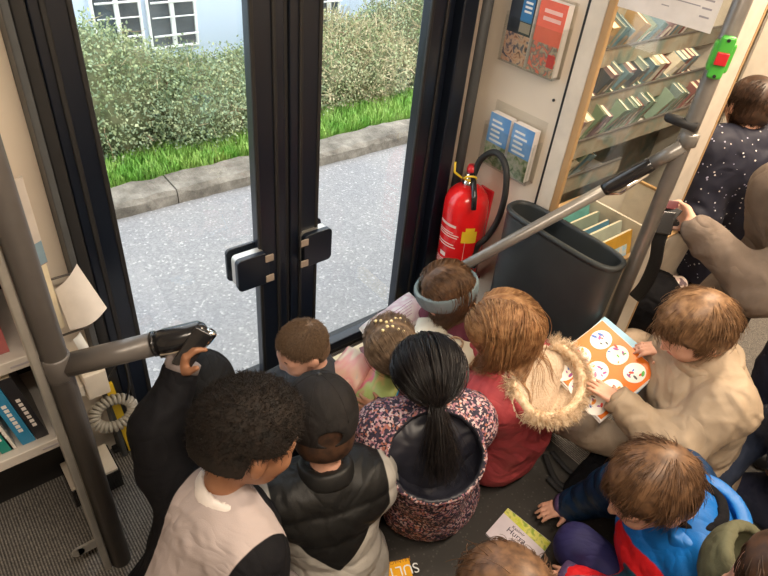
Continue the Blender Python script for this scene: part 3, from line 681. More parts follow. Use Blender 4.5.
# bookshelf on the left
SY = 1.12
t = thing('bookshelf', (-.25, 1.25, 0), 'pale grey metal bookshelf against the wall left of the door', 'bookshelf')
zl = P(30, 450, y=SY)[2]; zu = P(15, 360, y=SY)[2]; zv = zu+.32
xr = P(72, 430, y=SY)[0]-.008
for z, nm in ((zl, 'lower'), (zu, 'upper'), (zv, 'top')):
    m = MB(); m.box((-.95, SY, z-.03), (xr, 1.38, z)); m.build('shelf_board', MT['shelfg'], t, bevel=.003)
    MB().box((P(8, 362, y=SY)[0], SY-.0015, z-.018), (P(8, 362, y=SY)[0]+.035, SY-.0005, z-.013)).build('shelf_label', MT['textg'], t)
MB().box((xr, SY-.005, .0), (xr+.016, 1.385, 1.8)).build('side_panel', MT['shelfw'], t, bevel=.002); MB().box((-.966, SY-.005, .0), (-.95, 1.385, 1.8)).build('side_panel', MT['shelfw'], t, bevel=.002)
MB().box((-.95, 1.375, .1), (xr, 1.385, 1.8)).build('back_panel', MT['rubber'], t); MB().box((-.95, 1.385, 0.), (xr, 1.398, .1)).build('shade_panel', MT['rubber'], t)  # dark strip below the boards stands in for the shade under the bookshelf
bw = [('white spined', (.70, .66, .6), .012, .20, .15), ('black', (.02, .02, .025), .026, .205, .15), ('bright blue', (.03, .22, .42), .028, .20, .16), ('white', (.66, .64, .6), .010, .19, .16), ('green', (.01, .22, .18), .024, .185, .15), ('black stickered', (.02, .02, .03), .022, .18, .15), ('navy', (.02, .04, .12), .02, .2, .15), ('grey', (.3, .3, .3), .02, .19, .15), ('red', (.4, .03, .03), .018, .2, .15)]
x = xr-.05; pl = ''
for i, (nm, c, w, h, dd) in enumerate(bw[1:]):
    ln = -.14; b = thing('book', (x, SY+.02, zl), '%s book leaning left on the lower shelf of the grey bookshelf' % nm, 'book', 'books on the left bookshelf')
    cx = x+ln*h/2; cc = A(cx, SY+.02+dd/2, zl+h/2+.002)
    MB().obox(cc, (w/2, 0, 0), (0, dd/2, 0), (ln*h/2, 0, h/2)).build('cover', M('shelfbook_%d' % i, c, .4), b)
    MB().obox(cc+A(0, .002, .001), (w/2-.002, 0, 0), (0, dd/2, 0), (ln*h/2, 0, h/2)).build('page_block', MT['pages'], b)
    m = MB()
    for k in range(7): f = .25+.07*k; m.obox(A(x+ln*h*f, SY+.0193, zl+h*f), (w*.16, 0, 0), (0, .0006, 0), (ln*.004, 0, .0045))
    m.build('spine_lettering', MT['paper'], b); x -= w+.003
for i in range(7):
    w = .02+.006*(i % 3); xx = xr-.06-.036*i; c = [(.35, .1, .1), (.55, .5, .4), (.1, .14, .2), (.4, .33, .2), (.2, .28, .2), (.6, .55, .5), (.15, .12, .1)][i]
    b = thing('book', (xx, SY+.03, zu), '%s book upright on the upper shelf of the grey bookshelf' % ['maroon', 'beige', 'navy', 'ochre', 'green', 'cream', 'brown'][i], 'book', 'books on the left bookshelf')
    MB().box((xx-w/2, SY+.03, zu+.001), (xx+w/2, SY+.19, zu+.2)).build('cover', M('ub_%d' % i, c, .5), b); MB().box((xx-w/2+.002, SY+.034, zu+.003), (xx+w/2-.002, SY+.188, zu+.2008)).build('page_block', MT['pages'], b)
# leaflet rack and papers right of the post
yr = 1.33
def sheet(name, pix, y, m, label, cat, curl=.02, ys=None, group=None):
    ps = [P(u, v, y=(ys[i] if ys else y)) for i, (u, v) in enumerate(pix)]; n = 8; V = []
    for i in range(n+1):
        for j in range(n+1):
            a, b = i/n, j/n; q = (1-a)*((1-b)*ps[0]+b*ps[1])+a*((1-b)*ps[3]+b*ps[2]); q = q+A(0, -curl*math.sin(math.pi*a)*(.5+.5*b), 0); V.append(q)
    V2 = [v+A(0, .0015, 0) for v in V]; K = (n+1)**2; Fc = []
    for i in range(n):
        for j in range(n):
            a = i*(n+1)+j; f = (a, a+1, a+n+2, a+n+1); Fc += [f, tuple(q+K for q in f[::-1])]
    o = mkobj(name, V+V2, Fc, m, None, True); tag(o, label, cat, group); return o
sheet('paper_sheet', [(77, 264), (107, 308), (70, 330), (55, 290)], 0, MT['paper'], 'loose cream sheet sticking out of the wall rack beside the left post', 'paper', .02, [1.33, 1.25, 1.29, 1.34])
sheet('paper_sheet', [(80, 332), (92, 352), (80, 352), (73, 340)], 0, MT['wwhite'], 'small white slip below the loose cream sheet', 'paper', .005, [1.33, 1.30, 1.32, 1.33])
t = thing('leaflet_rack', (.16, 1.33, .6), 'narrow clear rack of leaflets on the wall beside the left post', 'rack')
for (u, v, hh) in ((62, 276, 0), (78, 330, 0)): a = P(u, v, y=1.335); MB().box((a[0]-.05, 1.335, a[2]-.004), (a[0]+.035, 1.339, a[2])).build('rack_bar', MT['dkpole'], t)
for i, (u0, v0, u1, v1, c, nm) in enumerate([(26, 198, 42, 262, (.3, .09, .05), 'dark red'), (22, 192, 34, 240, (.55, .5, .46), 'pale grey'), (30, 232, 40, 262, (.2, .3, .38), 'blue'), (40, 262, 52, 330, (.66, .58, .42), 'cream')]):
    a = P(u0+6, v0, y=1.3); b2 = P(u1+6, v1, y=1.3); x_ = (a[0]+b2[0])/2
    o = MB().obox((x_-.028+.004*i, 1.32, (a[2]+b2[2])/2), (.028, .014, 0), (0, .004, 0), (0, 0, abs(a[2]-b2[2])/2+.02)).build('leaflet', M('lf_%d' % i, c, .45), None)
    tag(o, '%s leaflet in the narrow rack beside the left post' % nm, 'leaflet', 'leaflets beside the left post')
# intercom handset box with coiled cord
c = P(97, 383, y=1.34); t = thing('intercom', c, 'cream wall intercom box beside the left door jamb', 'intercom')
MB().box((c[0]-.032, 1.33, c[2]-.045), (c[0]+.028, 1.399, c[2]+.045)).build('housing', MT['shelfw'], t, bevel=.005)
MB().box((c[0]-.047, 1.34, c[2]-.03), (c[0]-.033, 1.385, c[2]+.01)).build('cradle', MT['shelfw'], t, bevel=.004)
cc = P(114, 413, y=1.31); pts = []; N = 520
for i in range(N):
    a = 2*math.pi*i/N*1.02; ctr = cc+A(math.cos(a)*.052, math.sin(a)*.022, math.sin(a)*.030); tt = nrm(A(-math.sin(a)*.052, math.cos(a)*.022, math.cos(a)*.030)); u_ = nrm(np.cross(tt, (0, .5, 1))); w_ = np.cross(tt, u_); ph = i/N*2*math.pi*27
    pts.append(ctr+(u_*math.cos(ph)+w_*math.sin(ph))*.0115)
tag(MB().tube(pts, .0056, 6).build('coiled_cord', M('cord_grey', (.33, .31, .27), .5), smooth=True), 'grey coiled cord ring hanging below the cream intercom', 'cord')
tag(MB().tube(spline([cc+A(.04, 0, .03), cc+A(.06, .01, .08), cc+A(.055, .02, .16), c+A(.0, 0, -.04)]), .003, 8).build('cable', MT['rubber'], smooth=True), 'thin black cable above the coiled cord', 'cable')
a = P(108, 384, y=1.35); b2 = P(132, 448, y=1.35); tag(MB().obox((a+b2)/2, (.011, 0, 0), (0, .006, 0), (b2-a)/2).build('edge_strip', MT['yellow']), 'yellow strip beside the left door jamb behind the coiled cord', 'strip')
c = P(103, 450, z=.06); t = thing('small_box', (c[0]-.03, 1.28, 0), 'small black box with white top on the carpet behind the left post', 'box')
MB().box((c[0]-.12, 1.25, 0), (c[0]+.015, 1.36, .075)).build('box_body', MT['black'], t, bevel=.003); MB().box((c[0]-.118, 1.252, .0755), (c[0]+.01, 1.358, .085)).build('box_lid', MT['shelfw'], t, bevel=.002)
# ================================================================== PEOPLE
def frame(yaw, pitch, roll=0):
    y, p = math.radians(yaw), math.radians(pitch); f = A(math.cos(y)*math.cos(p), math.sin(y)*math.cos(p), -math.sin(p)); r = A(math.sin(y), -math.cos(y), 0); u = np.cross(r, f)
    if roll: q = math.radians(roll); r, u = r*math.cos(q)+u*math.sin(q), u*math.cos(q)-r*math.sin(q)
    return np.stack([r, f, u])
def ik(S, W, l1, l2, pole):
    S, W = A(S), A(W); d = W-S; L = np.linalg.norm(d); L2 = min(L, (l1+l2)*.995); d = d/L; W = S+d*L2
    a = (l1*l1-l2*l2+L2*L2)/(2*L2); h = math.sqrt(max(l1*l1-a*a, 0)); p = A(pole)-d*np.dot(pole, d); return S+d*a+nrm(p)*h, W
def hand_prims(w, f, n, side, curl, s):
    f = nrm(f); n = nrm(A(n)-f*np.dot(n, f)); r = np.cross(f, n)*side; P_ = []; w = A(w)
    for i, o in enumerate((-.021, -.007, .007, .021)):
        K = w+f*(.058-.003*abs(i-1.3))*s+r*o*s*1.02; P_.append(('c', w+f*.008*s+r*o*.65*s, .0115*s, K, .0088*s, .006))
        sp = nrm(f+r*(o*5.5)); L = (.8, .95, 1., .82)[3-i]*.033*s
        def bend(a): return nrm(sp*math.cos(a)+n*math.sin(a))
        k1 = K+bend(curl*.5)*L; k2 = k1+bend(curl*1.2)*L*.75; P_ += [('c', K, .0074*s, k1, .0068*s, .002), ('c', k1, .0068*s, k2, .0056*s, .002)]
    T = w+f*.014*s+r*.018*s; d = nrm(f*.65+r*.75+n*.25); t1 = T+d*.027*s; t2 = t1+nrm(d+f*.5+n*curl*.3)*.024*s
    P_ += [('c', T, .011*s, t1, .0085*s, .008), ('c', t1, .0082*s, t2, .0062*s, .002)]
    return P_
def head_prims(H, R, s):
    q = lambda x, y, z: H+(x*R[0]+y*R[1]+z*R[2])*s
    e = lambda c, rr, k=.02: ('e', q(*c), A(rr)*s, R, k)
    return [e((0, -.006, .022), (.070, .088, .078)), e((0, .022, -.028), (.057, .062, .066), .03), e((0, .045, -.070), (.030, .030, .024), .03),
            e((0, .062, .004), (.050, .02, .016), .02), ('c', q(0, .080, -.008), .0065*s, q(0, .093, -.032), .010*s, .012), e((.03, .058, -.035), (.022, .022, .02), .02), e((-.03, .058, -.035), (.022, .022, .02), .02),
            e((.071, -.004, -.018), (.007, .017, .027), .006), e((-.071, -.004, -.018), (.007, .017, .027), .006), e((.074, -.010, -.012), (.009, .010, .016), .006), e((-.074, -.010, -.012), (.009, .010, .016), .006)]
HCUT = lambda q: np.maximum(q[..., 1]*.8-q[..., 2]*.6-.026, -(q[..., 2]+.066))
def haircap(name, H, R, s, mat, par, grow=.007, cut=HCUT, low=None):
    lo = H-.14*s; V_ = Vol(lo, H+.14*s, .005); Q = V_.all(); q = ((Q-H)@R.T)/s
    d = sd(('e', A(0, -.006, .022), A(.070, .088, .078)+grow, I3), q)
    d2 = sd(('e', A(0, -.03, -.03), A(.060, .058, .05)+grow, I3), q); d = smin(d, d2, .02)
    V_.D = (np.maximum(d, cut(q))*s).astype(np.float32); V, Fq = V_.mesh(); V = relax(V, Fq, 2)
    return mkobj(name, V, Fq, mat, par)
def sample_scalp(H, R, s, n, cond=None, grow=.004):
    v = rng.normal(0, 1, (n*4, 3)); v /= np.linalg.norm(v, axis=1, keepdims=True); q = v*(A(.070, .088, .078)+grow)+A(0, -.006, .022)
    m = (HCUT(q) < -.002) & (q[:, 2] > -.05)
    if cond is not None: m &= cond(q)
    q = q[m][:n]; return H+(q@R)*s, q, (v[m][:n])@R
def grow_hair(roots, d0, L, nseg, want, coll, rad, par, name, mat, stiff=.5, jit=.1, off=.004, tips=.3, coll2=()):
    n = len(roots); p = roots.copy(); d = d0.copy(); pts = [p.copy()]; step = (L/nseg)[:, None]; ph = rng.normal(0, 1, (n, 3))
    for i in range(nseg):
        wv = want(p, i/nseg, d)+ph*jit; d = stiff*d+(1-stiff)*wv; d /= np.linalg.norm(d, axis=1, keepdims=True)+1e-9; p = p+d*step
        for c, off in [(c, off) for c in coll]+[(c, .022) for c in coll2]:
            dd = sd(c, p); m = dd < off
            if m.any():
                e = 1e-4; g = np.stack([sd(c, p[m]+e*I3[k])-dd[m] for k in range(3)], -1); g /= np.linalg.norm(g, axis=1, keepdims=True)+1e-9; p[m] += g*(off-dd[m])[:, None]
        pts.append(p.copy())
    T = np.stack(pts, 1); K = nseg+1; tan = np.gradient(T, axis=1); tan /= np.linalg.norm(tan, axis=2, keepdims=True)+1e-9
    a = np.cross(tan, A(.31, .2, .93)); a /= np.linalg.norm(a, axis=2, keepdims=True)+1e-9; b = np.cross(tan, a)
    rr_ = (rad*rng.uniform(.7, 1.2, n))[:, None]*np.linspace(1, tips, K)[None]; V = np.stack([T+(a*math.cos(q)+b*math.sin(q))*rr_[..., None] for q in (0, 2.09, 4.19)], 2)
    V = V.reshape(-1, 3); base = (np.arange(n)[:, None]*K+np.arange(nseg)[None])[..., None]*3; Fs = []
    for k in range(3): Fs.append(np.concatenate([base+k, base+(k+1) % 3, base+3+(k+1) % 3, base+3+k], -1).reshape(-1, 4))
    o = mkobj(name, V, np.concatenate(Fs), mat, par); o['kind'] = 'stuff'; return o
def M_hair(name, c, c2, rough=.45, sc=60):
    m, nt, b = _new(name); b.inputs['Roughness'].default_value = rough; b.inputs['Specular IOR Level'].default_value = .4
    co = _coords(nt); n = nt.nodes.new('ShaderNodeTexNoise'); n.inputs['Scale'].default_value = sc; n.inputs['Detail'].default_value = 5; nt.links.new(co, n.inputs['Vector'])
    nt.links.new(ramp(nt, n.outputs[0], [(.35, c), (.65, c2)]), b.inputs['Base Color']); return m
HM = {'black': M_hair('hair_black', (.006, .005, .006), (.014, .011, .011), .35), 'curly': M_hair('hair_curly', (.006, .004, .003), (.014, .008, .005), .8), 'brown': M_hair('hair_brown', (.07, .035, .018), (.17, .09, .045)),
      'dbrown': M_hair('hair_dark_brown', (.022, .011, .007), (.065, .032, .018)), 'ginger': M_hair('hair_red_blond', (.22, .10, .04), (.42, .23, .105)), 'buzz': M_hair('hair_short_brown', (.10, .06, .035), (.19, .12, .07), .6, 200), 'ash': M_hair('hair_ash_brown', (.10, .062, .036), (.24, .16, .10)), 'light': M_hair('hair_light_brown', (.12, .06, .028), (.28, .16, .08))}
DOWN = A(0, 0, -1)
def flow_long(H, R, s, part=0., wave=0., g=1.0):
    def f(p, t, d):
        q = ((p-H)@R.T)/s; rad = q.copy(); rad[:, 1] -= .015; rad[:, 2] -= .03; rn = rad/(np.linalg.norm(rad, axis=1, keepdims=True)+1e-9)
        lat = np.zeros_like(q); lat[:, 0] = np.sign(q[:, 0]-part)*.6; lat[:, 1] = -.35
        a = lat-rn*np.sum(lat*rn, 1, keepdims=True); G = DOWN@R.T; a2 = G-rn*np.sum(G*rn, 1, keepdims=True); top = np.clip((q[:, 2]-.03)/.06, 0, 1)[:, None]
        out = a*top+a2*(1.2-top)*g-rn*.35*np.clip((q[:, 2:3]+.06)/.05, 0, 1)
        if wave: out = out+np.stack([vn(p, 22, 1), vn(p, 22, 2), vn(p, 22, 3)], -1)*wave
        return out@R+DOWN*.35*(q[:, 2:3] < -.02)
    return f
def flow_crown(H, R, s, noise=.3, lift=.1, g=.8):
    crown = A(0, -.055, .085)
    def f(p, t, d):
        q = ((p-H)@R.T)/s; a = q-crown; rad = (q-A(0, 0, .01)); rn = rad/(np.linalg.norm(rad, axis=1, keepdims=True)+1e-9); a = a-rn*np.sum(a*rn, 1, keepdims=True); a /= np.linalg.norm(a, axis=1, keepdims=True)+1e-9
        out = a*g+rn*lift+np.stack([vn(p, 30, 4), vn(p, 30, 5), vn(p, 30, 6)], -1)*noise*2; return out@R
    return f
def flow_to(H, R, s, tgt):
    def f(p, t, d):
        q = ((p-H)@R.T)/s; a = A(tgt)-q; rad = q-A(0, 0, .01); rn = rad/(np.linalg.norm(rad, axis=1, keepdims=True)+1e-9); dist = np.linalg.norm(a, axis=1, keepdims=True); a = a/(dist+1e-9); a = a-rn*np.sum(a*rn, 1, keepdims=True)*np.clip(dist*20, 0, 1); return (a/(np.linalg.norm(a, axis=1, keepdims=True)+1e-9))@R
    return f
class Person: pass
def seam(b, pts, name='seam', r=.0016, mat=None, lift=.004):
    out = []
    for q in pts:
        q = A(q)
        for _ in range(6):
            d = min(float(sd(c, q[None])[0]) for c in b.topp); q = q-nrm(q-(b.ch*.7+b.N*.3))*(d-lift)
        out.append(q)
    MB().tube(spline(out, 5), r, 6).build(name, mat or b.topo.data.materials[0], b.t, True)
def person(label, H, yaw, pitch, pelvis, byaw=None, s=.92, skin='skin', roll=0, hands=None, legs='cross', top=None, pants=None, group=None, lean=0, sw=.108, sleeve=.95, face=True, shoes=None, neckoff=(0, 0, 0), bulk=1., wr=.004, shd=None, hem=0, knees=None, ankles=None, hh=.005, tk=.05, armr=1.):
    """seated child: H head centre, pelvis point; byaw body facing"""
    b = Person(); b.s = s; byaw = yaw if byaw is None else byaw; H = A(H); pelvis = A(pelvis); b.H = H; R = frame(yaw, pitch, roll); b.R = R
    t = thing('person', (pelvis[0], pelvis[1], 0), label, 'person'); b.t = t
    fw = A(math.cos(math.radians(byaw)), math.sin(math.radians(byaw)), 0); sd_ = A(fw[1], -fw[0], 0)
    N = H-R[2]*.100*s-R[1]*.030*s-A(0, 0, .035)*s+A(neckoff); b.N = N
    ch = N+A(0, 0, -.095)*s+(pelvis-N)*.08; mid = (ch+pelvis)/2-fw*.02*s; up = nrm(N-pelvis); b.ch = ch; b.fw = fw; b.sd = sd_; b.up = up
    Ss = [N-up*.060*s+sd_*sw*s*q for q in (1, -1)]
    if shd: Ss = [Ss[i]+A(shd[i]) for i in range(2)]
    torso = [('c', pelvis, .095*s, mid, .086*s), ('c', mid, .086*s, ch, .088*s), ('c', ch+sd_*.03*s, .07*s, ch-sd_*.03*s, .07*s), ('c', ch, .07*s, N, .036*s), ('c', Ss[0]-sd_*.02*s, .042*s, Ss[1]+sd_*.02*s, .042*s), ('c', pelvis+sd_*.05*s, .085*s, pelvis-sd_*.05*s, .085*s)]
    neck = [('c', N-up*.02, .036*s, H-R[2]*.05*s-R[1]*.03*s, .034*s, .015)]
    arms = []; handp = []; b.wr = []; b.el = []
    for i, q in enumerate((1, -1)):
        hd = hands[i] if hands and hands[i] else dict(p=pelvis+fw*.24*s+sd_*.06*q*s+A(0, 0, .06), f=fw-sd_*q*.5, n=DOWN)
        el, W = ik(Ss[i], hd['p'], .185*s*hd.get('al', 1), .17*s*hd.get('al', 1), A(hd.get('pole', A(0, 0, -.6)+sd_*q*.5-fw*.35)))
        if 'el' in hd: el = A(hd['el'])
        b.wr.append(W); b.el.append(el)
        arms.append([('c', Ss[i], .038*s, el, .030*s), ('c', el, .030*s, W, .0205*s)]); fdir = A(hd.get('f', W-el)); handp += hand_prims(W, fdir, hd.get('n', DOWN), 1 if i == 0 else -1, hd.get('curl', .7), s*.95)
    lg = []; feet = []
    for i, q in enumerate((1, -1)):
        hip = pelvis+sd_*.06*s*q; an = A(ankles[i]) if ankles else pelvis*A(1, 1, 0)+fw*.17*s-sd_*q*.08*s+A(0, 0, .05)
        if knees: kn = A(knees[i])
        else: kn, an = ik(hip, an, .26*s, .25*s, sd_*q*.7+fw*.75+A(0, 0, .15))
        kn[2] = max(kn[2], .06); an[2] = max(an[2], .045)
        lg += [('c', hip, .068*s, kn, .045*s), ('c', kn, .045*s, an, .030*s)]; fd = nrm(A(an-kn)*A(1, 1, 0)*.6+fw*.5+1e-4); feet.append(('c', an-A(0, 0, .005), .030*s, an+fd*.09*s-A(0, 0, .012), .027*s))
    body = head_prims(H, R, s)+neck+torso+[x for a in arms for x in a]+handp+lg+[(c[0], c[1], c[2]*.7, c[3], c[4]*.7) for c in feet]
    b.headp = head_prims(H, R, s)[:2]; b.torso = torso
    blob('body', body, MT[skin], t, h=hh, k=.022, rl=1)
    if face:
        for q in (1, -1):
            c = H+(R[0]*.029*q+R[1]*.0715+R[2]*.002)*s
            V_ = MB(); V_.lathe(c+R[1]*.002*s, [(0, -.009*s), (.010*s, -.006*s), (.0125*s, 0), (.010*s, .006*s), (0, .0085*s)][::1], 14, R[1]); e = V_.build('eye', MT['white_eye'], t, True)
            MB().lathe(c+R[1]*.0085*s, [(.0055*s, 0), (.0055*s, .0016*s), (.002*s, .002*s)], 12, R[1]).build('iris', MT['rubber'], e)
            MB().tube([H+(R[0]*(.029+dx)*q+R[1]*(.079-abs(dx)*.25)+R[2]*(.021-dx*dx*8))*s for dx in (-.016, -.006, .004, .015)], [.002*s, .0028*s, .0028*s, .0015*s], 8).build('eyebrow', HM['dbrown'], t, True)
        MB().tube([H+(R[0]*dx+R[1]*(.084-abs(dx)*.35)-R[2]*.056)*s for dx in (-.019, -.01, 0, .01, .019)], [.002*s, .005*s, .0055*s, .005*s, .002*s], 8).build('lips', MT['lips'], t, True)
    if top:
        g = top.get('pad', .016)*bulk; pr = [(c[0], c[1], c[2]+g, c[3], c[4]+g) for c in torso]; pr[3] = ('c', ch, .07*s+g, N-up*.012, .040*s+g*.5)
        pr[0] = ('c', pelvis-A(0, 0, .02), .10*s+g*1.1, mid, .09*s+g)
        for i, a in enumerate(arms):
            se = a[1][1]+(a[1][3]-a[1][1])*sleeve
            pr += [('c', a[0][1], .040*s*armr+g, a[0][3], .034*s*armr+g*.8), ('c', a[1][1], .034*s*armr+g*.8, se, .026*s*armr+g*.55)]
        b.topp = pr
        for i, a in enumerate(arms):
            if sleeve > .9: se = pr[-1 if i else -3][3]; rr0 = pr[-1 if i else -3][4]; dv = nrm(a[1][3]-a[1][1]); cuffs = (se, rr0, dv); b.cuffs = getattr(b, 'cuffs', [])+[cuffs]
        def vf(D, Q, Hq=top.get('cutneck')):
            D = np.maximum(D, -(Q[..., 2]-.012)); return D
        o = blob(top.get('name', 'jacket'), pr, top['mat'], t, h=.0065, k=tk, wr=wr, wf=top.get('wf', 13), vfn=vf, mfn=top.get('mfn'), dfn=top.get('dfn'), ws=H[0]*7)
        b.topo = o
        for se, rr0, dv in getattr(b, 'cuffs', []): MB().lathe(se+dv*rr0*.55, [(rr0*.85, -.012), (rr0*.97, -.010), (rr0*.97, .010), (rr0*.80, .013)], 20, dv).build('cuff', top.get('cuff') or top['mat'], t, True)
    if pants:
        pr = [('c', c[1], c[2]+.010, c[3], c[4]+.010) for c in lg]+[('c', pelvis+sd_*.05*s, .088*s, pelvis-sd_*.05*s, .088*s)]
        blob('trousers', pr, pants, t, h=.0075, k=.03, wr=.004, vfn=lambda D, Q: np.maximum(D, -(Q[..., 2]-.006)))
    for c in feet:
        if shoes: blob('shoe', [(c[0], c[1], c[2]+.006, c[3], c[4]+.008)], shoes, t, h=.007, k=0, vfn=lambda D, Q: np.maximum(D, -(Q[..., 2]-.006)))
    return b
def shell(name, c, r, R, th, cuts, mats, par, h=.005, wr=0., k=.0, extra=None, inner=True):
    """open shell of an ellipsoid; cuts(q) > 0 is removed; q in local metres"""
    m = max(r)+th+.03; V_ = Vol(A(c)-m, A(c)+m, h); Q = V_.all(); q = (Q-A(c))@np.asarray(R).T; d = sd(('e', A(0, 0, 0), A(r), I3), q); D = np.abs(d)-th; 
    D = -smin(-D, -cuts(q), 0) if False else np.maximum(D, cuts(q))
    V_.D = D.astype(np.float32); V, Fq = V_.mesh(); V = relax(V, Fq, 2)
    if wr: V = V+vnormals(V, Fq)*(-np.abs(fbm(V, 16, 2))*2*wr+wr*.4)[:, None]
    mi = None
    if isinstance(mats, (list, tuple)): qq = (V[Fq].mean(1)-A(c))@np.asarray(R).T; mi = (sd(('e', A(0, 0, 0), A(r), I3), qq) < 0).astype(int)
    return mkobj(name, V, Fq, mats, par, True, mi)
def foldify(m, sc=6.5, st=.5, dist=.016):
    nt = m.node_tree; b = nt.nodes['Principled BSDF']; lk = b.inputs['Normal'].links; prev = lk[0].from_socket if lk else None
    tc = nt.nodes.new('ShaderNodeTexCoord'); n = nt.nodes.new('ShaderNodeTexNoise'); n.inputs['Scale'].default_value = sc; n.inputs['Detail'].default_value = 2.5; n.inputs['Distortion'].default_value = 1.4; nt.links.new(tc.outputs['Object'], n.inputs['Vector'])
    a = nt.nodes.new('ShaderNodeMath'); a.operation = 'SUBTRACT'; a.inputs[1].default_value = .5; nt.links.new(n.outputs[0], a.inputs[0]); c = nt.nodes.new('ShaderNodeMath'); c.operation = 'ABSOLUTE'; nt.links.new(a.outputs[0], c.inputs[0]); e = nt.nodes.new('ShaderNodeMath'); e.operation = 'POWER'; e.inputs[1].default_value = 1.; nt.links.new(c.outputs[0], e.inputs[0])
    bp = nt.nodes.new('ShaderNodeBump'); bp.inputs['Strength'].default_value = st; bp.inputs['Distance'].default_value = dist*2.2; nt.links.new(e.outputs[0], bp.inputs['Height'])
    if prev: nt.links.new(prev, bp.inputs['Normal'])
    nt.links.new(bp.outputs[0], b.inputs['Normal']); return m
CL = lambda name, c, var=None, **k: foldify(M(name, c, k.pop('rough', .85), var=var, vscale=k.pop('vscale', 18), bump=k.pop('bump', .25), bscale=k.pop('bscale', 700), **k))
# ---- materials of clothes
c_black = CL('cloth_black', (.004, .004, .006), (.008, .008, .010), spec=.15); c_grey = CL('jersey_grey_beige', (.40, .34, .335), (.45, .385, .375)); c_white = CL('cotton_white', (.75, .70, .68)); c_puffb = (.007, .007, .007)
c_puffg = (.34, .32, .29); c_cap = CL('cap_dark', (.012, .011, .011), (.018, .016, .016), rough=.8, spec=.2); c_cap2 = CL('cap_black', (.006, .0065, .008), spec=.2)
c_floral = M_cells('floral_cloth', (.02, .015, .03), [(.015, .012, .03), (.03, .02, .05), (.02, .015, .035), (.30, .13, .18), (.45, .27, .30), (.02, .015, .03), (.55, .42, .42), (.36, .13, .09), (.04, .025, .05)], 190, None, .75)
c_lin = M('navy_lining', (.012, .013, .022), .4, var=(.02, .021, .032)); c_coral = CL('coral_red', (.36, .045, .055), (.44, .06, .068), rough=.7, bump=.15); c_fleece = CL('fleece_cream', (.55, .42, .30), (.66, .53, .40), vscale=160, bump=.9, bscale=260)
c_fur = M_hair('fur_tan', (.50, .34, .20), (.80, .64, .46), .8, 70); c_beige = CL('parka_beige', (.37, .285, .20), (.42, .325, .23), rough=.7, bump=.1); c_beiget = CL('trousers_beige', (.40, .31, .23), (.46, .36, .27)); c_knit = CL('knit_blue_grey', (.17, .235, .265), (.23, .30, .33), bump=1., bscale=330)
c_burg = CL('burgundy', (.12, .02, .04)); c_pink = CL('pink_cloth', (.55, .16, .17), (.65, .25, .25)); c_jean = CL('denim_navy', (.012, .016, .04), (.02, .025, .06)); c_royal = CL('velvet_royal', (.012, .012, .085), (.02, .02, .12), rough=.7); c_navy = CL('jacket_navy', (.006, .03, .085), (.012, .042, .11), rough=.55, bump=.1)
c_blue = CL('jacket_bright_blue', (.004, .12, .42), (.006, .15, .48), rough=.5, bump=.1); c_redj = CL('jacket_red', (.55, .012, .018), (.65, .02, .025), rough=.5); c_teal = CL('jacket_teal', (.01, .07, .12), (.015, .09, .15), rough=.5); c_coat = CL('coat_taupe', (.155, .122, .10), (.19, .15, .125), rough=.9, spec=.2); c_scarf = CL('scarf_grey', (.30, .28, .27), (.42, .39, .37), bump=.8, vscale=60)
c_star = M_cells('starry_navy', (.006, .007, .022), [(.55, .5, .5), (.35, .35, .5), (.6, .6, .65)], 52, .16, .7); c_olive = CL('olive_cloth', (.075, .075, .04), (.10, .10, .055)); c_shoe = M('shoe_dark', (.02, .02, .022), .5)
tg = [(c_puffb), ]
def hem(b): pass
def M_multi(name, base, cols, rough=.8, spec=.2, bump=.2):
    """base colour replaced by cols[i] where vertex attribute m<i> is above zero (sewn panels)"""
    m, nt, bs = _new(name); bs.inputs['Roughness'].default_value = rough; bs.inputs['Specular IOR Level'].default_value = spec
    rgb = nt.nodes.new('ShaderNodeRGB'); rgb.outputs[0].default_value = (*base, 1); cur = rgb.outputs[0]
    for i, c in enumerate(cols):
        a = nt.nodes.new('ShaderNodeAttribute'); a.attribute_name = 'm%d' % i; mt = nt.nodes.new('ShaderNodeMapRange'); mt.inputs[1].default_value = -.0012; mt.inputs[2].default_value = .0012; nt.links.new(a.outputs['Fac'], mt.inputs[0])
        mx = nt.nodes.new('ShaderNodeMix'); mx.data_type = 'RGBA'; nt.links.new(mt.outputs[0], mx.inputs[0]); nt.links.new(cur, mx.inputs[6]); mx.inputs[7].default_value = (*c, 1); cur = mx.outputs[2]
    nt.links.new(cur, bs.inputs['Base Color']); co = _coords(nt); n2 = nt.nodes.new('ShaderNodeTexNoise'); n2.inputs['Scale'].default_value = 500; nt.links.new(co, n2.inputs['Vector'])
    bp = nt.nodes.new('ShaderNodeBump'); bp.inputs['Strength'].default_value = bump; bp.inputs['Distance'].default_value = .003; nt.links.new(n2.outputs[0], bp.inputs['Height']); nt.links.new(bp.outputs[0], bs.inputs['Normal']); return foldify(m)
def paint(o, fns):
    me = o.data; n = len(me.vertices); c = np.zeros(n*3); me.vertices.foreach_get('co', c); c = c.reshape(-1, 3)+rootloc(o)
    for i, f in enumerate(fns): at = me.attributes.new('m%d' % i, 'FLOAT', 'POINT'); at.data.foreach_set('value', np.asarray(f(c), np.float32))
c_top1 = M_multi('top_black_grey', (.005, .005, .007), [(.42, .36, .355)])
c_top4 = M_multi('puffer_grey_black', (.36, .34, .31), [(.007, .007, .007)], .5, .3)
c_top10 = M_multi('puffer_blue_red', (.004, .12, .42), [(.6, .012, .018), (.01, .075, .12), (.006, .03, .085)], .5, .3)
c_puffb = M('nylon_black', (.008, .008, .008), .5, spec=.3)
# ================================================================== PEOPLE LIST
def _f(): pass
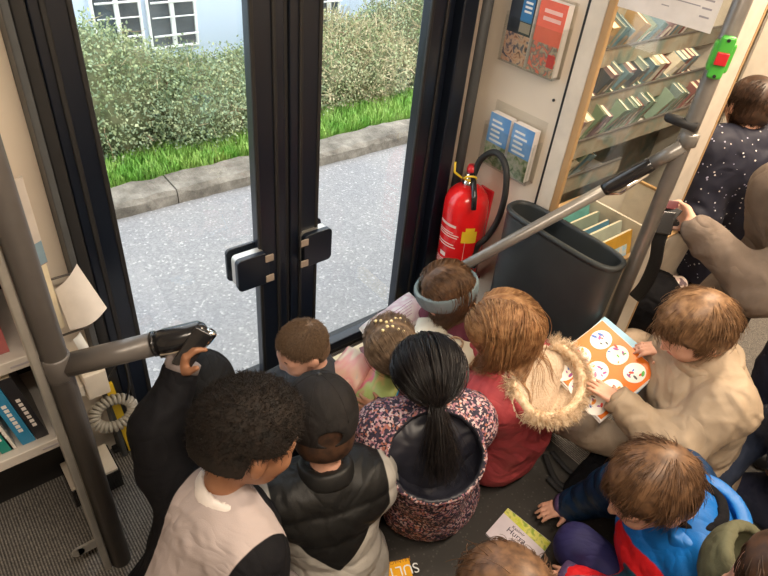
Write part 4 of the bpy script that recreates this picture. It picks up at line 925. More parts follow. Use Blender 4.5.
# 1 boy with curly black hair, arm raised
H = P(249, 436, z=.70); pv = A(.02, .63, .14)
hw = P(180, 372, y=.90)
b = person('child with short curly black hair in a black and grey top, one arm raised', H, -12, 22, pv, byaw=12, s=1.02, skin='skinb', roll=12,
    hands=[dict(p=P(285, 590, z=.28), f=A(.6, .3, -.4), n=DOWN), dict(p=hw, f=nrm(P(184, 350, y=.90)-hw), n=A(.5, -.1, .1), curl=1.3, el=P(160, 428, y=.86))],
    top=dict(mat=c_top1, name='hooded_top', pad=.028), pants=c_jean, shoes=c_shoe, wr=.005, shd=[(0, 0, -.02), (.01, .03, .03)], tk=.045, sw=.115, armr=.8)
B1 = b; N = b.N
def f1(c):
    q = c-b.N; x = q@b.sd; z = q@b.up; y = q@b.fw; return np.minimum(np.minimum(.090+z*.06-np.abs(x-.040), .06-y), np.minimum(sd(b.topp[-2], c), sd(b.topp[-1], c))-.006)
paint(b.topo, [f1])
shell('collar', b.N+A(0, 0, .004), (.056, .054, .05), frame(-12, 30), .005, lambda q: np.abs(q[..., 2]-.010)-.014, c_white, b.t)
HC1 = lambda q: np.maximum(np.maximum(HCUT(q)+.008, -(q[..., 2]+.034)), np.minimum(np.minimum(np.abs(q[..., 0])-.046, .010-q[..., 2]), q[..., 1]+.030))
haircap('hair_base', H, b.R, 1.03, HM['curly'], b.t, .018, HC1)
rt, q, nv = sample_scalp(H, b.R, 1.03, 11000, lambda q: HC1(q) < 0, .014)
grow_hair(rt, nv, rng.uniform(.010, .022, len(rt)), 6, lambda p, t, d: rng.normal(0, 1, d.shape)*.9+d*.3+nv*.25, [], .0009, b.t, 'hair', HM['curly'], .35, .25, 0)
# right hand with the phone: held at the arm tip
ph = thing('smartphone', P(192, 345, y=.88), 'black smartphone held up by the raised hand under the barrier arm', 'phone'); c = P(192, 349, y=.885)
u_ = nrm(P(203, 335, y=.88)-P(185, 362, y=.88)); n_ = nrm(np.cross(u_, A(.2, .3, 1))); w_ = np.cross(u_, n_)
MB().obox(c, u_*.045, w_*.019, n_*.004).build('phone_body', MT['black'], ph, bevel=.003); MB().obox(c-n_*.0042, u_*.040, w_*.016, n_*.0003).build('screen', MT['chrome'], ph)
# 2 child with black cap behind
H = P(204, 391, z=.52); pv = P(205, 470, z=.12)+A(0, .02, 0)
b = person('child in a black cap and white shirt sitting behind the raised arm', H, 60, 28, A(.40, .93, .12), byaw=75, s=.9, skin='skin', hands=[dict(p=A(.50, 1.16, .22), f=A(.2, .4, 0), n=DOWN), dict(p=A(.36, 1.17, .24), f=A(.3, .4, 0), n=DOWN)], top=dict(mat=c_white, name='shirt', pad=.010), pants=c_jean, shoes=c_shoe, wr=.003)
def cap(b, mat, s, label=None, hole=False, hair='dbrown'):
    H, R = b.H, b.R; ct = lambda q: np.maximum(-(q[..., 2]-.012+q[..., 1]*.10), 0*q[..., 0]-1)
    def cuts(q):
        d = -(q[..., 2]+.030-q[..., 1]*.30)
        if hole: d = np.maximum(d, -(np.sqrt((q[..., 0]/.026)**2+((q[..., 2]+.018)/.018)**2)-1)*.03-10*(q[..., 1] > 0))
        return d
    o = shell('cap', H+R[2]*.022*s-R[1]*.006*s, A(.080, .099, .088)*s, R, .004, cuts, mat, b.t, h=.004)
    MB().lathe(H+R[2]*.112*s-R[1]*.006*s, [(.006, -.004), (.006, .002), (.003, .0045)], 12, R[2]).build('cap_button', MT['rubber'], o, True)
    n = 14; V = []; 
    for i in range(n+1):
        a = math.radians(-58+116*i/n)
        for rr_, dz in ((.0, 0), (.025, -.004), (.050, -.010), (.062, -.014)):
            V.append(H+R[2]*(.030+dz-.012*(1-math.cos(a))*2)*s+(R[0]*math.sin(a)*(.081+rr_*.45)+R[1]*(math.cos(a)*(.095+rr_)-.006))*s)
    k = 4; Vb = [v-R[2]*.004 for v in V]; K = len(V); Fc = []
    for i in range(n):
        for j in range(k-1): a = i*k+j; Fc += [(a, a+1, a+k+1, a+k), (K+a, K+a+k, K+a+k+1, K+a+1)]
    for i in range(n): a = i*k; Fc += [(a+k-1, K+a+k-1, K+a+2*k-1, a+2*k-1)]
    mkobj('cap_brim', V+Vb, Fc, mat, o)
    for q in (0, 60, 120):
        a = math.radians(q); pts = [H+R[2]*(.022+.092*math.cos(e))*s+(R[0]*math.cos(a)*.084+R[1]*(math.sin(a)*.103))*math.sin(e)*s-R[1]*.006*s for e in np.linspace(-1.45, 1.45, 21)]
        MB().tube(pts, .0011, 5).build('cap_seam', mat, o, True)
    return o
haircap('hair', H, b.R, .9, HM['dbrown'], b.t, .006); cap(b, c_cap2, .9)
# 3 boy short brown hair facing left
H = P(303, 348, z=.50)
b = person('child with short cropped brown hair by the door post looking down left', H, 172, 18, A(.68, 1.02, .11), byaw=160, s=.78, skin='skin', hands=[dict(p=A(.52, 1.16, .20), f=A(-.4, .1, 0), n=DOWN), dict(p=A(.50, 1.08, .20), f=A(-.4, .1, 0), n=DOWN)], top=dict(mat=CL('jacket_charcoal', (.03, .032, .038)), pad=.014), pants=c_jean, shoes=c_shoe)
HC3 = lambda q: np.maximum(np.maximum(HCUT(q)+.004, -(q[..., 2]+.055)), np.minimum(np.minimum(np.abs(q[..., 0])-.052, .004-q[..., 2]), q[..., 1]+.026))
haircap('hair_base', H, b.R, .78, HM['buzz'], b.t, .003, HC3)
rt, q, nv = sample_scalp(H, b.R, .78, 7000, lambda q: HC3(q) < 0, .002)
grow_hair(rt, nv*.3, rng.uniform(.006, .010, len(rt))*(1+.8*(q[:, 2] > .06)), 3, flow_crown(H, b.R, .78, .2, .1), [], .0008, b.t, 'hair', HM['buzz'], .4, .15, 0)
# 4 child with dark cap and puffer
H = P(321, 419, z=.59)
def puff(z0, hgt, amp, axis):
    return lambda V: amp*(np.abs(np.sin((V@axis-z0)*math.pi/hgt))**.6-.5)
pv = A(.50, .64, .12); ax4 = nrm(H-A(0, 0, .12)-pv)
b = person('child in a dark cap and black and light grey puffer jacket, back turned', H, 68, 22, pv, byaw=72, s=.95, skin='skin', hands=[dict(p=A(.63, .97, .26), f=A(0, .4, 0), n=DOWN), dict(p=A(.45, .97, .25), f=A(.2, .4, 0), n=DOWN)], top=dict(mat=c_top4, name='puffer_jacket', pad=.026, dfn=puff(0, .075, .007, ax4)), pants=c_jean, shoes=c_shoe, wr=.004)
def f4(c):
    q = c-b.N; x = q@b.sd; z = q@b.up; y = q@b.fw; return np.minimum(z+.185-np.abs(x)*.9, .13-np.abs(x))
paint(b.topo, [f4])
shell('collar', b.N+A(0, 0, -.0), (.058, .058, .055), frame(68, 20), .009, lambda q: np.abs(q[..., 2]-.012)-.020, c_puffb, b.t)
haircap('hair', H, b.R, .97, HM['dbrown'], b.t, .008); cap(b, c_cap, .97, hole=True)
# 5 girl with braided light brown hair and clips
H = P(392, 347, z=.50)
b = person('child with braided ash brown hair and cream clips bending over a book', H, 150, 42, A(.99, .83, .11), byaw=150, s=.76, skin='skin', hands=[dict(p=A(.74, .98, .27), f=A(-.4, 0, 0), n=DOWN), dict(p=A(.80, .88, .28), f=A(-.4, 0, 0), n=DOWN)], top=dict(mat=c_pink, name='sweater', pad=.012), pants=c_jean, shoes=c_shoe)
haircap('hair_base', H, b.R, .78, HM['ash'], b.t, .006)
for q in (1, -1):
    rt, qq, nv = sample_scalp(H, b.R, .78, 1500, lambda z, q=q: z[:, 0]*q > .003, .006); grow_hair(rt, nv*.3+b.R[0]*q*.5, np.full(len(rt), .13), 9, flow_to(H, b.R, .78, (.075*q, -.01, -.02)), b.headp[:1], .0011, b.t, 'hair', HM['ash'], .3, .06, .006)
    st = H+(b.R[0]*.078*q-b.R[1]*.01-b.R[2]*.025)*.78; V_ = MB()
    for strand in range(3):
        pts = [st+DOWN*.009*i+b.R[1]*.004*i*.2+b.R[0]*q*.004+(b.R[0]*math.cos(i*.75+strand*2.09)+b.R[1]*math.sin(i*.75+strand*2.09))*.006 for i in range(16)]; V_.tube(pts, [.0075*(1-.02*i) for i in range(16)], 8)
    V_.build('braid', HM['ash'], b.t, True)
for q, n_ in ((1, 7), (-1, 6)):
    for i in range(n_):
        a = .25+.19*i; p_ = H+(b.R[0]*(.022+.012*math.sin(i*1.3))*q+b.R[1]*(-.1*math.cos(a)*.95)+b.R[2]*(.022+.09*math.sin(a)))*.78
        MB().lathe(p_, [(0, -.0045), (.0045, -.002), (.0045, .002), (0, .0045)], 8, nrm(p_-H)).build('hair_clip', M('clip_cream', (.78, .66, .36), .35) if 'clip_cream' not in bpy.data.materials else bpy.data.materials['clip_cream'], b.t, True)
# 6 girl with black ponytail and floral coat
H = P(425, 371, z=.60); pv = A(.86, .66, .12)
b = person('child with a black ponytail and red hair tie in a dark floral hooded coat', H, 62, 26, pv, byaw=66, s=.85, sw=.128, bulk=1.25, skin='skinm', hands=[dict(p=P(392, 400, z=.33)+A(0, .02, 0), f=A(-.4, .5, .1), n=A(.2, .1, -1)), dict(p=P(384, 412, z=.40)+A(.0, .0, 0), f=A(-.5, .6, .1), n=A(.7, .2, -.2), curl=.5)], top=dict(mat=c_floral, name='floral_coat', pad=.028, wf=11), pants=c_jean, shoes=c_shoe, wr=.008)
hc = b.N-b.fw*.092+A(0, 0, -.030); Rh = frame(58, -50)
shell('hood', hc, (.115, .108, .08), Rh, .007, lambda q: q[..., 2]-.012, [c_floral, c_lin], b.t, wr=.006)
haircap('hair_base', H, b.R, .87, HM['black'], b.t, .007)
def line_in(o, hc, Rh, r, mi=1):
    me = o.data; n = len(me.polygons); c = np.zeros(n*3); me.polygons.foreach_get('center', c); c = c.reshape(-1, 3)+rootloc(o); q = (c-hc)@np.asarray(Rh).T; me.polygons.foreach_set('material_index', ((sd(('e', A(0, 0, 0), A(r), I3), q) < 0) & (q[:, 2] < .03) & (q[:, 1] < .12)).astype(np.int32)*mi); me.update()
b.topo.data.materials.append(c_lin); line_in(b.topo, hc, Rh, (.117, .112, .086))
tie = A(0, -.093, -.040); tw = H+(tie@b.R)*.87
rt, q, nv = sample_scalp(H, b.R, .87, 4200, None, .005); grow_hair(rt, nv*.2-b.R[1], np.clip(np.linalg.norm(q-tie, axis=1)*1.25, .03, .26), 10, flow_to(H, b.R, .87, tie), b.headp[:1], .0010, b.t, 'hair', HM['black'], .3, .03, .006, .8)
ring = [tw+(b.R[0]*math.cos(a)*.018-b.R[1]*.010+b.R[2]*math.sin(a)*.018) for a in np.linspace(0, 2*math.pi, 18)]
tie_o = MB().tube(ring, .0075, 8, cap=False).build('hair_tie', M('tie_red', (.7, .03, .07), .5), b.t, True)
for a in range(5): MB().lathe(tw+(b.R[0]*math.cos(a*1.26)*.018+b.R[2]*math.sin(a*1.26)*.018)-b.R[1]*.017, [(0, -.003), (.003, 0), (0, .003)], 8).build('bead', c_white, tie_o, True)
n = 1100; rt = tw+rng.normal(0, .006, (n, 3)); tgt = hc-b.fw*.0+A(0, 0, -.075)
grow_hair(rt, np.tile(-b.R[1]+DOWN*.2, (n, 1))+rng.normal(0, .12, (n, 3)), rng.uniform(.13, .21, n), 10, lambda p, t, d: np.tile(DOWN*.75-b.fw*.35+b.sd*.05, (n, 1)), [('c', b.N-b.up*.03, .05, b.ch, .115)], .0011, b.t, 'ponytail', HM['black'], .55, .10, .004)
# 7 girl with headband
H = P(446, 291, z=.50)
b = person('child with long brown hair and a blue grey knitted headband near the door corner', H, 150, 26, A(1.20, 1.0, .11), byaw=165, s=.84, skin='skin', hands=[dict(p=A(1.05, 1.12, .22), f=A(-.5, .1, 0), n=DOWN), dict(p=A(1.03, .93, .24), f=A(-.5, 0, 0), n=DOWN)], top=dict(mat=c_burg, name='sweater', pad=.014), pants=c_jean, shoes=c_shoe)
haircap('hair_base', H, b.R, .84, HM['brown'], b.t, .006)
rt, q, nv = sample_scalp(H, b.R, .84, 3800, None, .005); grow_hair(rt, nv*.2-b.R[1]*.5, rng.uniform(.26, .36, len(rt)), 14, flow_long(H, b.R, .84), b.headp[:1], .0011, b.t, 'hair', HM['brown'], .45, .08, .006, coll2=b.topp)
Rb = frame(150, 26-10)
shell('headband', H+b.R[2]*.018*.84-b.R[1]*.006, A(.095, .113, .105)*.84, Rb, .006, lambda q: np.abs(q[..., 2]+.014)-.030, c_knit, b.t, h=.004, wr=.001)
# 8 girl with red-blond long hair, coral coat, fur hood
H = P(504, 330, z=.59); pv = A(1.17, .68, .12)
b = person('child with long red blond hair in a coral coat with fur trimmed hood', H, 116, 26, pv, byaw=98, s=.97, skin='skin', hands=[dict(p=A(1.12, 1.0, .28), f=A(-.3, .4, 0), n=DOWN), dict(p=A(1.0, .94, .28), f=A(-.1, .5, 0), n=DOWN)], top=dict(mat=c_coral, name='coat', pad=.030, wf=10), pants=c_jean, shoes=c_shoe, wr=.007)
hc = b.N-b.fw*.070+b.sd*.022+A(0, 0, -.012); Rh = frame(92, -40); rH = A(.128, .095, .10)
cutf = lambda q: q[..., 2]-.015+.2*q[..., 1]
hood = shell('hood', hc, rH, Rh, .010, cutf, [c_coral, c_fleece], b.t, wr=.003)
b.topo.data.materials.append(c_fleece); line_in(b.topo, hc, Rh, rH+.014)
ring = []
for a in np.linspace(0, 2*math.pi, 60, endpoint=False):
    x, y = math.cos(a), math.sin(a); zz = .015-.2*y*rH[1]; k = math.sqrt(max(0, 1-(zz/rH[2])**2)); ring.append(hc+A(x*rH[0]*k, y*rH[1]*k, zz)@Rh)
ring = A(ring); wgt = np.array([1 if ((p-hc)@b.fw < .045 and (p-hc)@b.sd > -.12) else .0 for p in ring])
MB().tube([p for p, w_ in zip(np.roll(ring, -18, 0), np.roll(wgt, -18)) if w_], .013, 10).build('fur_base', c_fur, hood, True)
idx = rng.choice(np.nonzero(wgt)[0], 4600); rt = ring[idx]+rng.normal(0, .006, (len(idx), 3)); out = ring[idx]-hc; out /= np.linalg.norm(out, axis=1, keepdims=True)
dirs = out*.9+rng.normal(0, .45, (len(idx), 3))+A(0, 0, .15); dirs /= np.linalg.norm(dirs, axis=1, keepdims=True)
grow_hair(rt, dirs, rng.uniform(.020, .038, len(idx)), 4, lambda p, t, d: d+DOWN*.25+np.stack([vn(p, 40, 1), vn(p, 40, 2), vn(p, 40, 3)], -1)*1.2, [], .0010, hood, 'fur_trim', c_fur, .6, .1, 0, .3)
haircap('hair_base', H, b.R, .97, HM['ginger'], b.t, .007)
rt, q, nv = sample_scalp(H, b.R, .97, 5200, None, .005); grow_hair(rt, nv*.2-b.R[1]*.4, rng.uniform(.30, .43, len(rt)), 16, flow_long(H, b.R, .97, .01, .5), b.headp[:1], .0011, b.t, 'hair', HM['ginger'], .5, .08, .007, coll2=b.topp)
for k in range(2): MB().lathe(P(484+12*k, 386+9*k, z=.47), [(.005, -.002), (.005, .002)], 12, (-.3, -.6, .8)).build('snap_button', MT['alu'], b.t)
# 9 child in beige parka
H = P(696, 327, z=.68); pv = P(700, 480, z=.13)+A(-.03, .06, 0); pv = A(1.62, .27, .13)
hb = P(607, 396, z=.335)
b = person('child in a beige parka sitting with an orange picture book on the lap', H, 142, 34, pv, byaw=140, s=.96, skin='skin', hands=[dict(p=P(670, 352, z=.52), f=A(-.4, .5, 0), n=DOWN), dict(p=P(622, 404, z=.46), f=nrm(P(592, 382, z=.47)-P(622, 404, z=.46)), n=DOWN, curl=.15)], top=dict(mat=c_beige, name='parka', pad=.032, wf=10), pants=c_beiget, shoes=c_shoe, wr=.013, sw=.135, knees=[P(690, 300, z=.16), P(592, 432, z=.13)], ankles=[A(1.55, .72, .06), A(1.42, .66, .06)])
shell('collar', b.N+A(0, 0, -.01), (.078, .078, .07), frame(142, 15), .010, lambda q: np.abs(q[..., 2]-.0)-.024, c_beige, b.t, wr=.004)
w_ = b.wr[1]; e_ = b.el[1]; dd = nrm(w_-e_); MB().obox(w_-dd*.035+A(0, -.012, .024), dd*.011, nrm(np.cross(dd, A(0, 0, 1)))*.009, A(0, 0, .002)).build('cuff_tab', MT['rubber'], b.t)
haircap('hair_base', H, b.R, 1.0, HM['light'], b.t, .008)
rt, q, nv = sample_scalp(H, b.R, 1.0, 4200, None, .005); grow_hair(rt, nv*.1, rng.uniform(.05, .09, len(rt)), 8, flow_crown(H, b.R, 1., .25, -.2), b.headp[:1], .0011, b.t, 'hair', HM['light'], .4, .1, .005)
for k in (-.10, -.21): seam(b, [b.N+b.up*k+b.sd*x-b.fw*.14 for x in (-.12, -.06, 0, .06, .12)], r=.0022, lift=.001)
seam(b, [b.N+b.up*z-b.fw*.14+b.sd*.0 for z in (-.10, -.16, -.24, -.32)], r=.0018, lift=.001)
# 10 child in blue puffer
H = P(652, 487, z=.60); pv = A(1.13, -.03, .13)
b = person('child in a bright blue and red jacket reaching towards a book on the floor', H, 150, 30, pv, byaw=135, s=1.0, skin='skin', hands=[dict(p=P(562, 508, z=.06), f=nrm(P(535, 512, z=.03)-P(562, 508, z=.06)), n=DOWN, curl=.55, al=1.12, pole=A(.3, -.2, .5)), dict(p=A(.92, .22, .22), f=A(-.3, .4, -.2), n=DOWN)], top=dict(mat=c_top10, name='puffer_jacket', pad=.034, dfn=puff(0, .055, .005, A(0, 0, 1))), pants=c_royal, shoes=c_shoe, wr=.004, sw=.135, knees=[A(1.40, .27, .17), P(578, 548, z=.21)], ankles=[A(1.34, .10, .06), A(1.15, .12, .06)], neckoff=(.05, -.03, .0))
def loc_(c): q = c-b.N; return q@b.sd, q@b.fw, q@b.up
def f10a(c): x, y, z = loc_(c); return np.minimum(np.minimum(y-.02, -.05-z), .03-x)
def f10b(c): x, y, z = loc_(c); return np.minimum(-.06-x, -.10-z)
def f10c(c): x, y, z = loc_(c); el = np.minimum(sd(b.topp[-3], c), sd(b.topp[-4], c)-.01); return .012-el
paint(b.topo, [f10a, f10b, f10c])
shell('neck_warmer', b.N+A(0, 0, .012), (.062, .062, .055), frame(150, 15), .009, lambda q: np.abs(q[..., 2]-.0)-.026, c_black, b.t, wr=.003)
shell('collar', b.N+A(.01, -.01, -.015), (.098, .098, .09), frame(135, 5), .014, lambda q: np.maximum(np.abs(q[..., 2]+.01)-.045, q[..., 1]-.075), c_blue, b.t, wr=.004)
haircap('hair_base', H, b.R, 1.0, HM['brown'], b.t, .008)
rt, q, nv = sample_scalp(H, b.R, 1.0, 4500, None, .005); grow_hair(rt, nv*.1, rng.uniform(.04, .07, len(rt)), 7, flow_crown(H, b.R, 1., .25, -.15), b.headp[:1], .0011, b.t, 'hair', HM['brown'], .4, .1, .005)
# 11 head at the bottom edge
H = P(506, 612, z=.66)
b = person('child with tousled brown hair at the bottom edge beside the green and white book', H, 65, 25, A(.48, .06, .13), byaw=65, s=1.0, skin='skin', top=dict(mat=CL('sweater_grey', (.1, .1, .11)), name='sweater', pad=.016), pants=c_jean, shoes=c_shoe, face=False)
haircap('hair_base', H, b.R, 1.0, HM['brown'], b.t, .012)
rt, q, nv = sample_scalp(H, b.R, 1.0, 5200, None, .008); grow_hair(rt, nv*.1, rng.uniform(.05, .08, len(rt)), 8, flow_crown(H, b.R, 1., .35, -.3), b.headp[:1], .0011, b.t, 'hair', HM['brown'], .45, .15, .008)
# 12 olive hood lower right
H = P(800, 600, z=.80)
b = person('child with brown hair in an olive hooded jacket at the bottom right corner', H, 100, 15, A(.86, -.30, .18), byaw=110, s=1.0, skin='skin', top=dict(mat=c_olive, pad=.026), pants=c_jean, shoes=c_shoe, face=False, legs=None)
hc = b.N+A(-.02, .06, .02); shell('hood', P(745, 572, z=.64), (.085, .06, .075), frame(120, -20), .009, lambda q: q[..., 2]-.03, c_olive, b.t, wr=.004)
haircap('hair_base', H, b.R, 1.0, HM['dbrown'], b.t, .01)
rt, q, nv = sample_scalp(H, b.R, 1.0, 3500, None, .006); grow_hair(rt, nv*.3, rng.uniform(.14, .2, len(rt)), 10, flow_long(H, b.R, 1.), b.headp[:1]+b.topp[1:5], .0011, b.t, 'hair', HM['dbrown'], .45, .08, .006)
# 13 navy sleeve at the right edge
H = P(860, 420, z=.65)
b = person('person in a dark navy jacket at the right edge, only the bent arm in view', H, 170, 20, A(1.88, -.12, .13), byaw=170, s=1.05, skin='skin', hands=[dict(p=A(1.55, .16, .2), f=A(-.4, .1, 0), n=DOWN), dict(p=P(800, 470, z=.20), f=A(-.4, .2, 0), n=DOWN, pole=A(-.6, .5, .2))], top=dict(mat=CL('jacket_dark_navy', (.012, .02, .045)), pad=.022), pants=c_jean, shoes=c_shoe, face=False)
haircap('hair', H, b.R, 1.05, HM['brown'], b.t, .01)
# ---- standing figures
def standing(label, H, yaw, pitch, foot, byaw, s, skin, hands, topd, pants, shoes, skirt=None, sw=.15, face=True, wr=.006, shd=None):
    return None
def stander(label, H, yaw, pitch, base, byaw, s, skin, hp, coat, legmat, hemz, pad=.03, sw=.14, wr=.008, tk=.05, name='coat', arm=(.27, .24), spread=1.):
    b = Person(); H = A(H); base = A(base); R = frame(yaw, pitch); b.R = R; b.H = H; t = thing('person', (base[0], base[1], 0), label, 'person'); b.t = t
    fw = A(math.cos(math.radians(byaw)), math.sin(math.radians(byaw)), 0); sd_ = A(fw[1], -fw[0], 0); b.fw = fw; b.sd = sd_
    hz = (H[2]-.12*s)*.56; N = H-R[2]*.105*s-R[1]*.03*s-A(0, 0, .02); b.N = N; hip = A(base[0], base[1], hz); ch = N+(hip-N)*.27; b.ch = ch; b.up = nrm(N-hip)
    Ss = [N-b.up*.05*s+sd_*sw*s*q for q in (1, -1)]
    torso = [('c', hip, .105*s, (hip+ch)/2, .095*s), ('c', (hip+ch)/2, .095*s, ch, .10*s), ('c', ch, .085*s, N, .042*s), ('c', Ss[0]-sd_*.03, .05*s, Ss[1]+sd_*.03, .05*s), ('c', ch+sd_*.05*s, .08*s, ch-sd_*.05*s, .08*s)]
    arms = []; hd = []
    for i, q in enumerate((1, -1)):
        h_ = hp[i] or dict(p=Ss[i]+A(0, 0, -.42)*s+fw*.08, f=DOWN, n=fw); el, W = ik(Ss[i], h_['p'], arm[0]*s, arm[1]*s, A(h_.get('pole', -fw-A(0, 0, .3)))); arms += [('c', Ss[i], .046*s, el, .037*s), ('c', el, .037*s, W, .025*s)]; hd += hand_prims(W, h_['f'], h_['n'], 1 if i == 0 else -1, h_.get('curl', .8), s*1.05)
    legs = []; feet = []
    for q in (1, -1):
        a = hip+sd_*.075*s*q*spread; k = A(base[0], base[1], hz*.53)+sd_*.08*s*q*spread+fw*.02; an = A(base[0], base[1], .07)+sd_*.085*s*q*spread; legs += [('c', a, .075*s, k, .05*s), ('c', k, .05*s, an, .034*s)]; feet.append(('c', an-A(0, 0, .02), .038*s, an+fw*.13*s-A(0, 0, .035), .030*s))
    b.headp = head_prims(H, R, s)[:2]
    blob('body', head_prims(H, R, s)+[('c', N-b.up*.01, .044*s, H-R[2]*.05*s-R[1]*.03*s, .042*s, .015)]+torso+arms+hd+legs+feet, MT[skin], t, h=.007, k=.02)
    g = pad; pr = [(c[0], c[1], c[2]+g, c[3], c[4]+g) for c in torso]; pr[2] = ('c', ch, .085*s+g, N-b.up*.02, .05*s+g*.4)
    if hemz < hz: pr.append(('c', hip, .115*s+g, A(base[0], base[1], hemz), .15*s+g))
    for i in range(2): a0, a1 = arms[2*i], arms[2*i+1]; pr += [('c', a0[1], .052*s+g, a0[3], .044*s+g*.8), ('c', a1[1], .044*s+g*.8, a1[1]+(a1[3]-a1[1])*.9, .033*s+g*.6)]
    b.topp = pr; b.topo = blob(name, pr, coat, t, h=.008, k=tk, wr=wr, wf=9, vfn=lambda D, Q: np.maximum(D, hemz-Q[..., 2]))
    blob('trousers', [(c[0], c[1], c[2]+.012, c[3], c[4]+.012) for c in legs], legmat, t, h=.009, k=.02, wr=.004)
    for c in feet: blob('shoe', [(c[0], c[1], c[2]+.006, c[3], c[4]+.008)], c_shoe, t, h=.008, k=0, vfn=lambda D, Q: np.maximum(D, .002-Q[..., 2]))
    b.arms = arms; return b
# 14 child in starry navy coat
H = P(750, 104, z=.95); bs = P(720, 180, z=.7); bs = A(2.48, .70, 0)
b = stander('standing child with brown hair in a navy coat with small white stars, by the shelves', H, 55, 12, bs, 60, .92, 'skin', [None, None], c_star, c_cap2, .25, pad=.030, sw=.13, wr=.010)
haircap('hair_base', H, b.R, .92, HM['dbrown'], b.t, .008)
rt, q, nv = sample_scalp(H, b.R, .92, 3800, None, .005); grow_hair(rt, nv*.3-b.R[1]*.3, rng.uniform(.14, .22, len(rt)), 10, flow_long(H, b.R, .92), b.headp[:1]+b.topp[1:4], .0012, b.t, 'hair', HM['dbrown'], .45, .08, .006)
# 15 adult in taupe coat with scarf
H = P(818, 160, z=1.04); wp = P(692, 225, z=.80)
b = stander('person in a taupe coat and grey scarf at the right edge holding a black belt', H, 160, 22, A(2.08, .18, 0), 165, 1.0, 'skin', [None, dict(p=wp, f=nrm(P(679, 205, z=.81)-wp), n=A(-.4, .5, 0), curl=1.4, pole=A(.1, -.6, -.8))], c_coat, c_jean, .45, pad=.032, sw=.12, wr=.012, arm=(.27, .26))
ad = b
haircap('hair_base', H, b.R, 1.0, HM['ginger'], b.t, .008)
rt, q, nv = sample_scalp(H, b.R, 1.0, 3800, None, .006); grow_hair(rt, nv*.1-b.R[1]*.3, rng.uniform(.10, .15, len(rt)), 9, flow_long(H, b.R, 1.), b.headp[:1]+b.topp[1:4], .0013, b.t, 'hair', M_hair('hair_auburn', (.16, .07, .03), (.32, .16, .07)), .45, .08, .006)
sc_ = shell('scarf', b.N+A(0, 0, .0), (.090, .090, .075), frame(165, 12), .018, lambda q: np.abs(q[..., 2])-.042, c_scarf, b.t, wr=.010)
bk = thing('shoulder_bag_strap', (b.N[0], b.N[1], .6), 'black bag strap over the shoulder of the taupe coat', 'strap')
Sx = (b.N+b.arms[2][1])/2; pts = spline([Sx+b.fw*.145+A(0, 0, -.38), Sx+b.fw*.145+A(0, 0, -.15), Sx+b.fw*.09+A(0, 0, .03), Sx+A(0, 0, .062), Sx-b.fw*.10+A(0, 0, .01), Sx-b.fw*.14+A(0, 0, -.12), Sx-b.fw*.15+A(0, 0, -.4)])
MB().tube(pts, .018, 8, flat=.15).build('strap', MT['strap'], bk, True)
# belt held in the hand, hanging
t = thing('seat_belt', (1.75, .62, .4), 'black webbing belt with buckle hanging from the hand in the taupe coat', 'belt')
pts = spline([P(676, 208, z=.82), P(667, 220, z=.79), P(659, 240, z=.72), P(655, 262, z=.62), P(645, 285, z=.50), P(634, 298, z=.42)])
MB().tube(pts, .021, 8, flat=.12).build('webbing', MT['strap'], t, True)
sd_v = nrm(P(672, 222, z=.78)-P(658, 220, z=.78)); up_v = nrm(P(668, 208, z=.82)-P(660, 238, z=.75)); nn_ = np.cross(sd_v, up_v)
MB().obox(P(665, 223, z=.785), sd_v*.024, up_v*.034, nn_*.007).build('buckle', MT['black'], t, bevel=.004)
MB().obox(P(672, 205, z=.825), sd_v*.017, up_v*.013, nn_*.004).build('buckle_tab', M('tab_dark_red', (.09, .01, .015), .3), t, bevel=.002)
# bag on the floor between belt and parka
blobt = thing('shoulder_bag', (1.85, .62, 0), 'black soft bag on the floor behind the parka', 'bag')
blob('bag_body', [('e', P(650, 300, z=.22), A(.13, .12, .12), I3), ('e', P(640, 320, z=.12), A(.12, .11, .11), I3)], c_black, blobt, h=.008, k=.05, wr=.012, vfn=lambda D, Q: np.maximum(D, .002-Q[..., 2]))
pb = tag(blob('patterned_pouch', [('e', P(676, 284, z=.30), A(.05, .04, .03), I3), ('e', P(664, 290, z=.29), A(.035, .03, .022), I3)], M_cells('pouch_print', (.5, .42, .38), [(.6, .5, .45), (.12, .08, .1), (.55, .42, .4), (.7, .62, .58)], 60), None, h=.005, k=.03, wr=.006), 'small crumpled pouch with pale and dark pattern on the black bag', 'pouch')
jk = thing('dropped_jacket', P(575, 478, z=0), 'black jacket with straps lying on the floor behind the coral coat', 'jacket')
blob('jacket_cloth', [('c', P(600, 462, z=.03), .045, P(585, 500, z=.03), .05), ('c', P(600, 480, z=.03), .05, P(572, 488, z=.02), .025)], c_black, jk, h=.007, k=.04, wr=.012, vfn=lambda D, Q: np.maximum(D, .005-Q[..., 2]))
for a_, b_, c_ in (((575, 492), (556, 480), (545, 455)), ((585, 480), (568, 470), (552, 452)), ((572, 495), (560, 490), (548, 478))): MB().tube(spline([P(*a_, z=.03), P(*b_, z=.016), P(*c_, z=.014)]), .010, 8, flat=.6).build('strap', MT['strap'], jk, True)
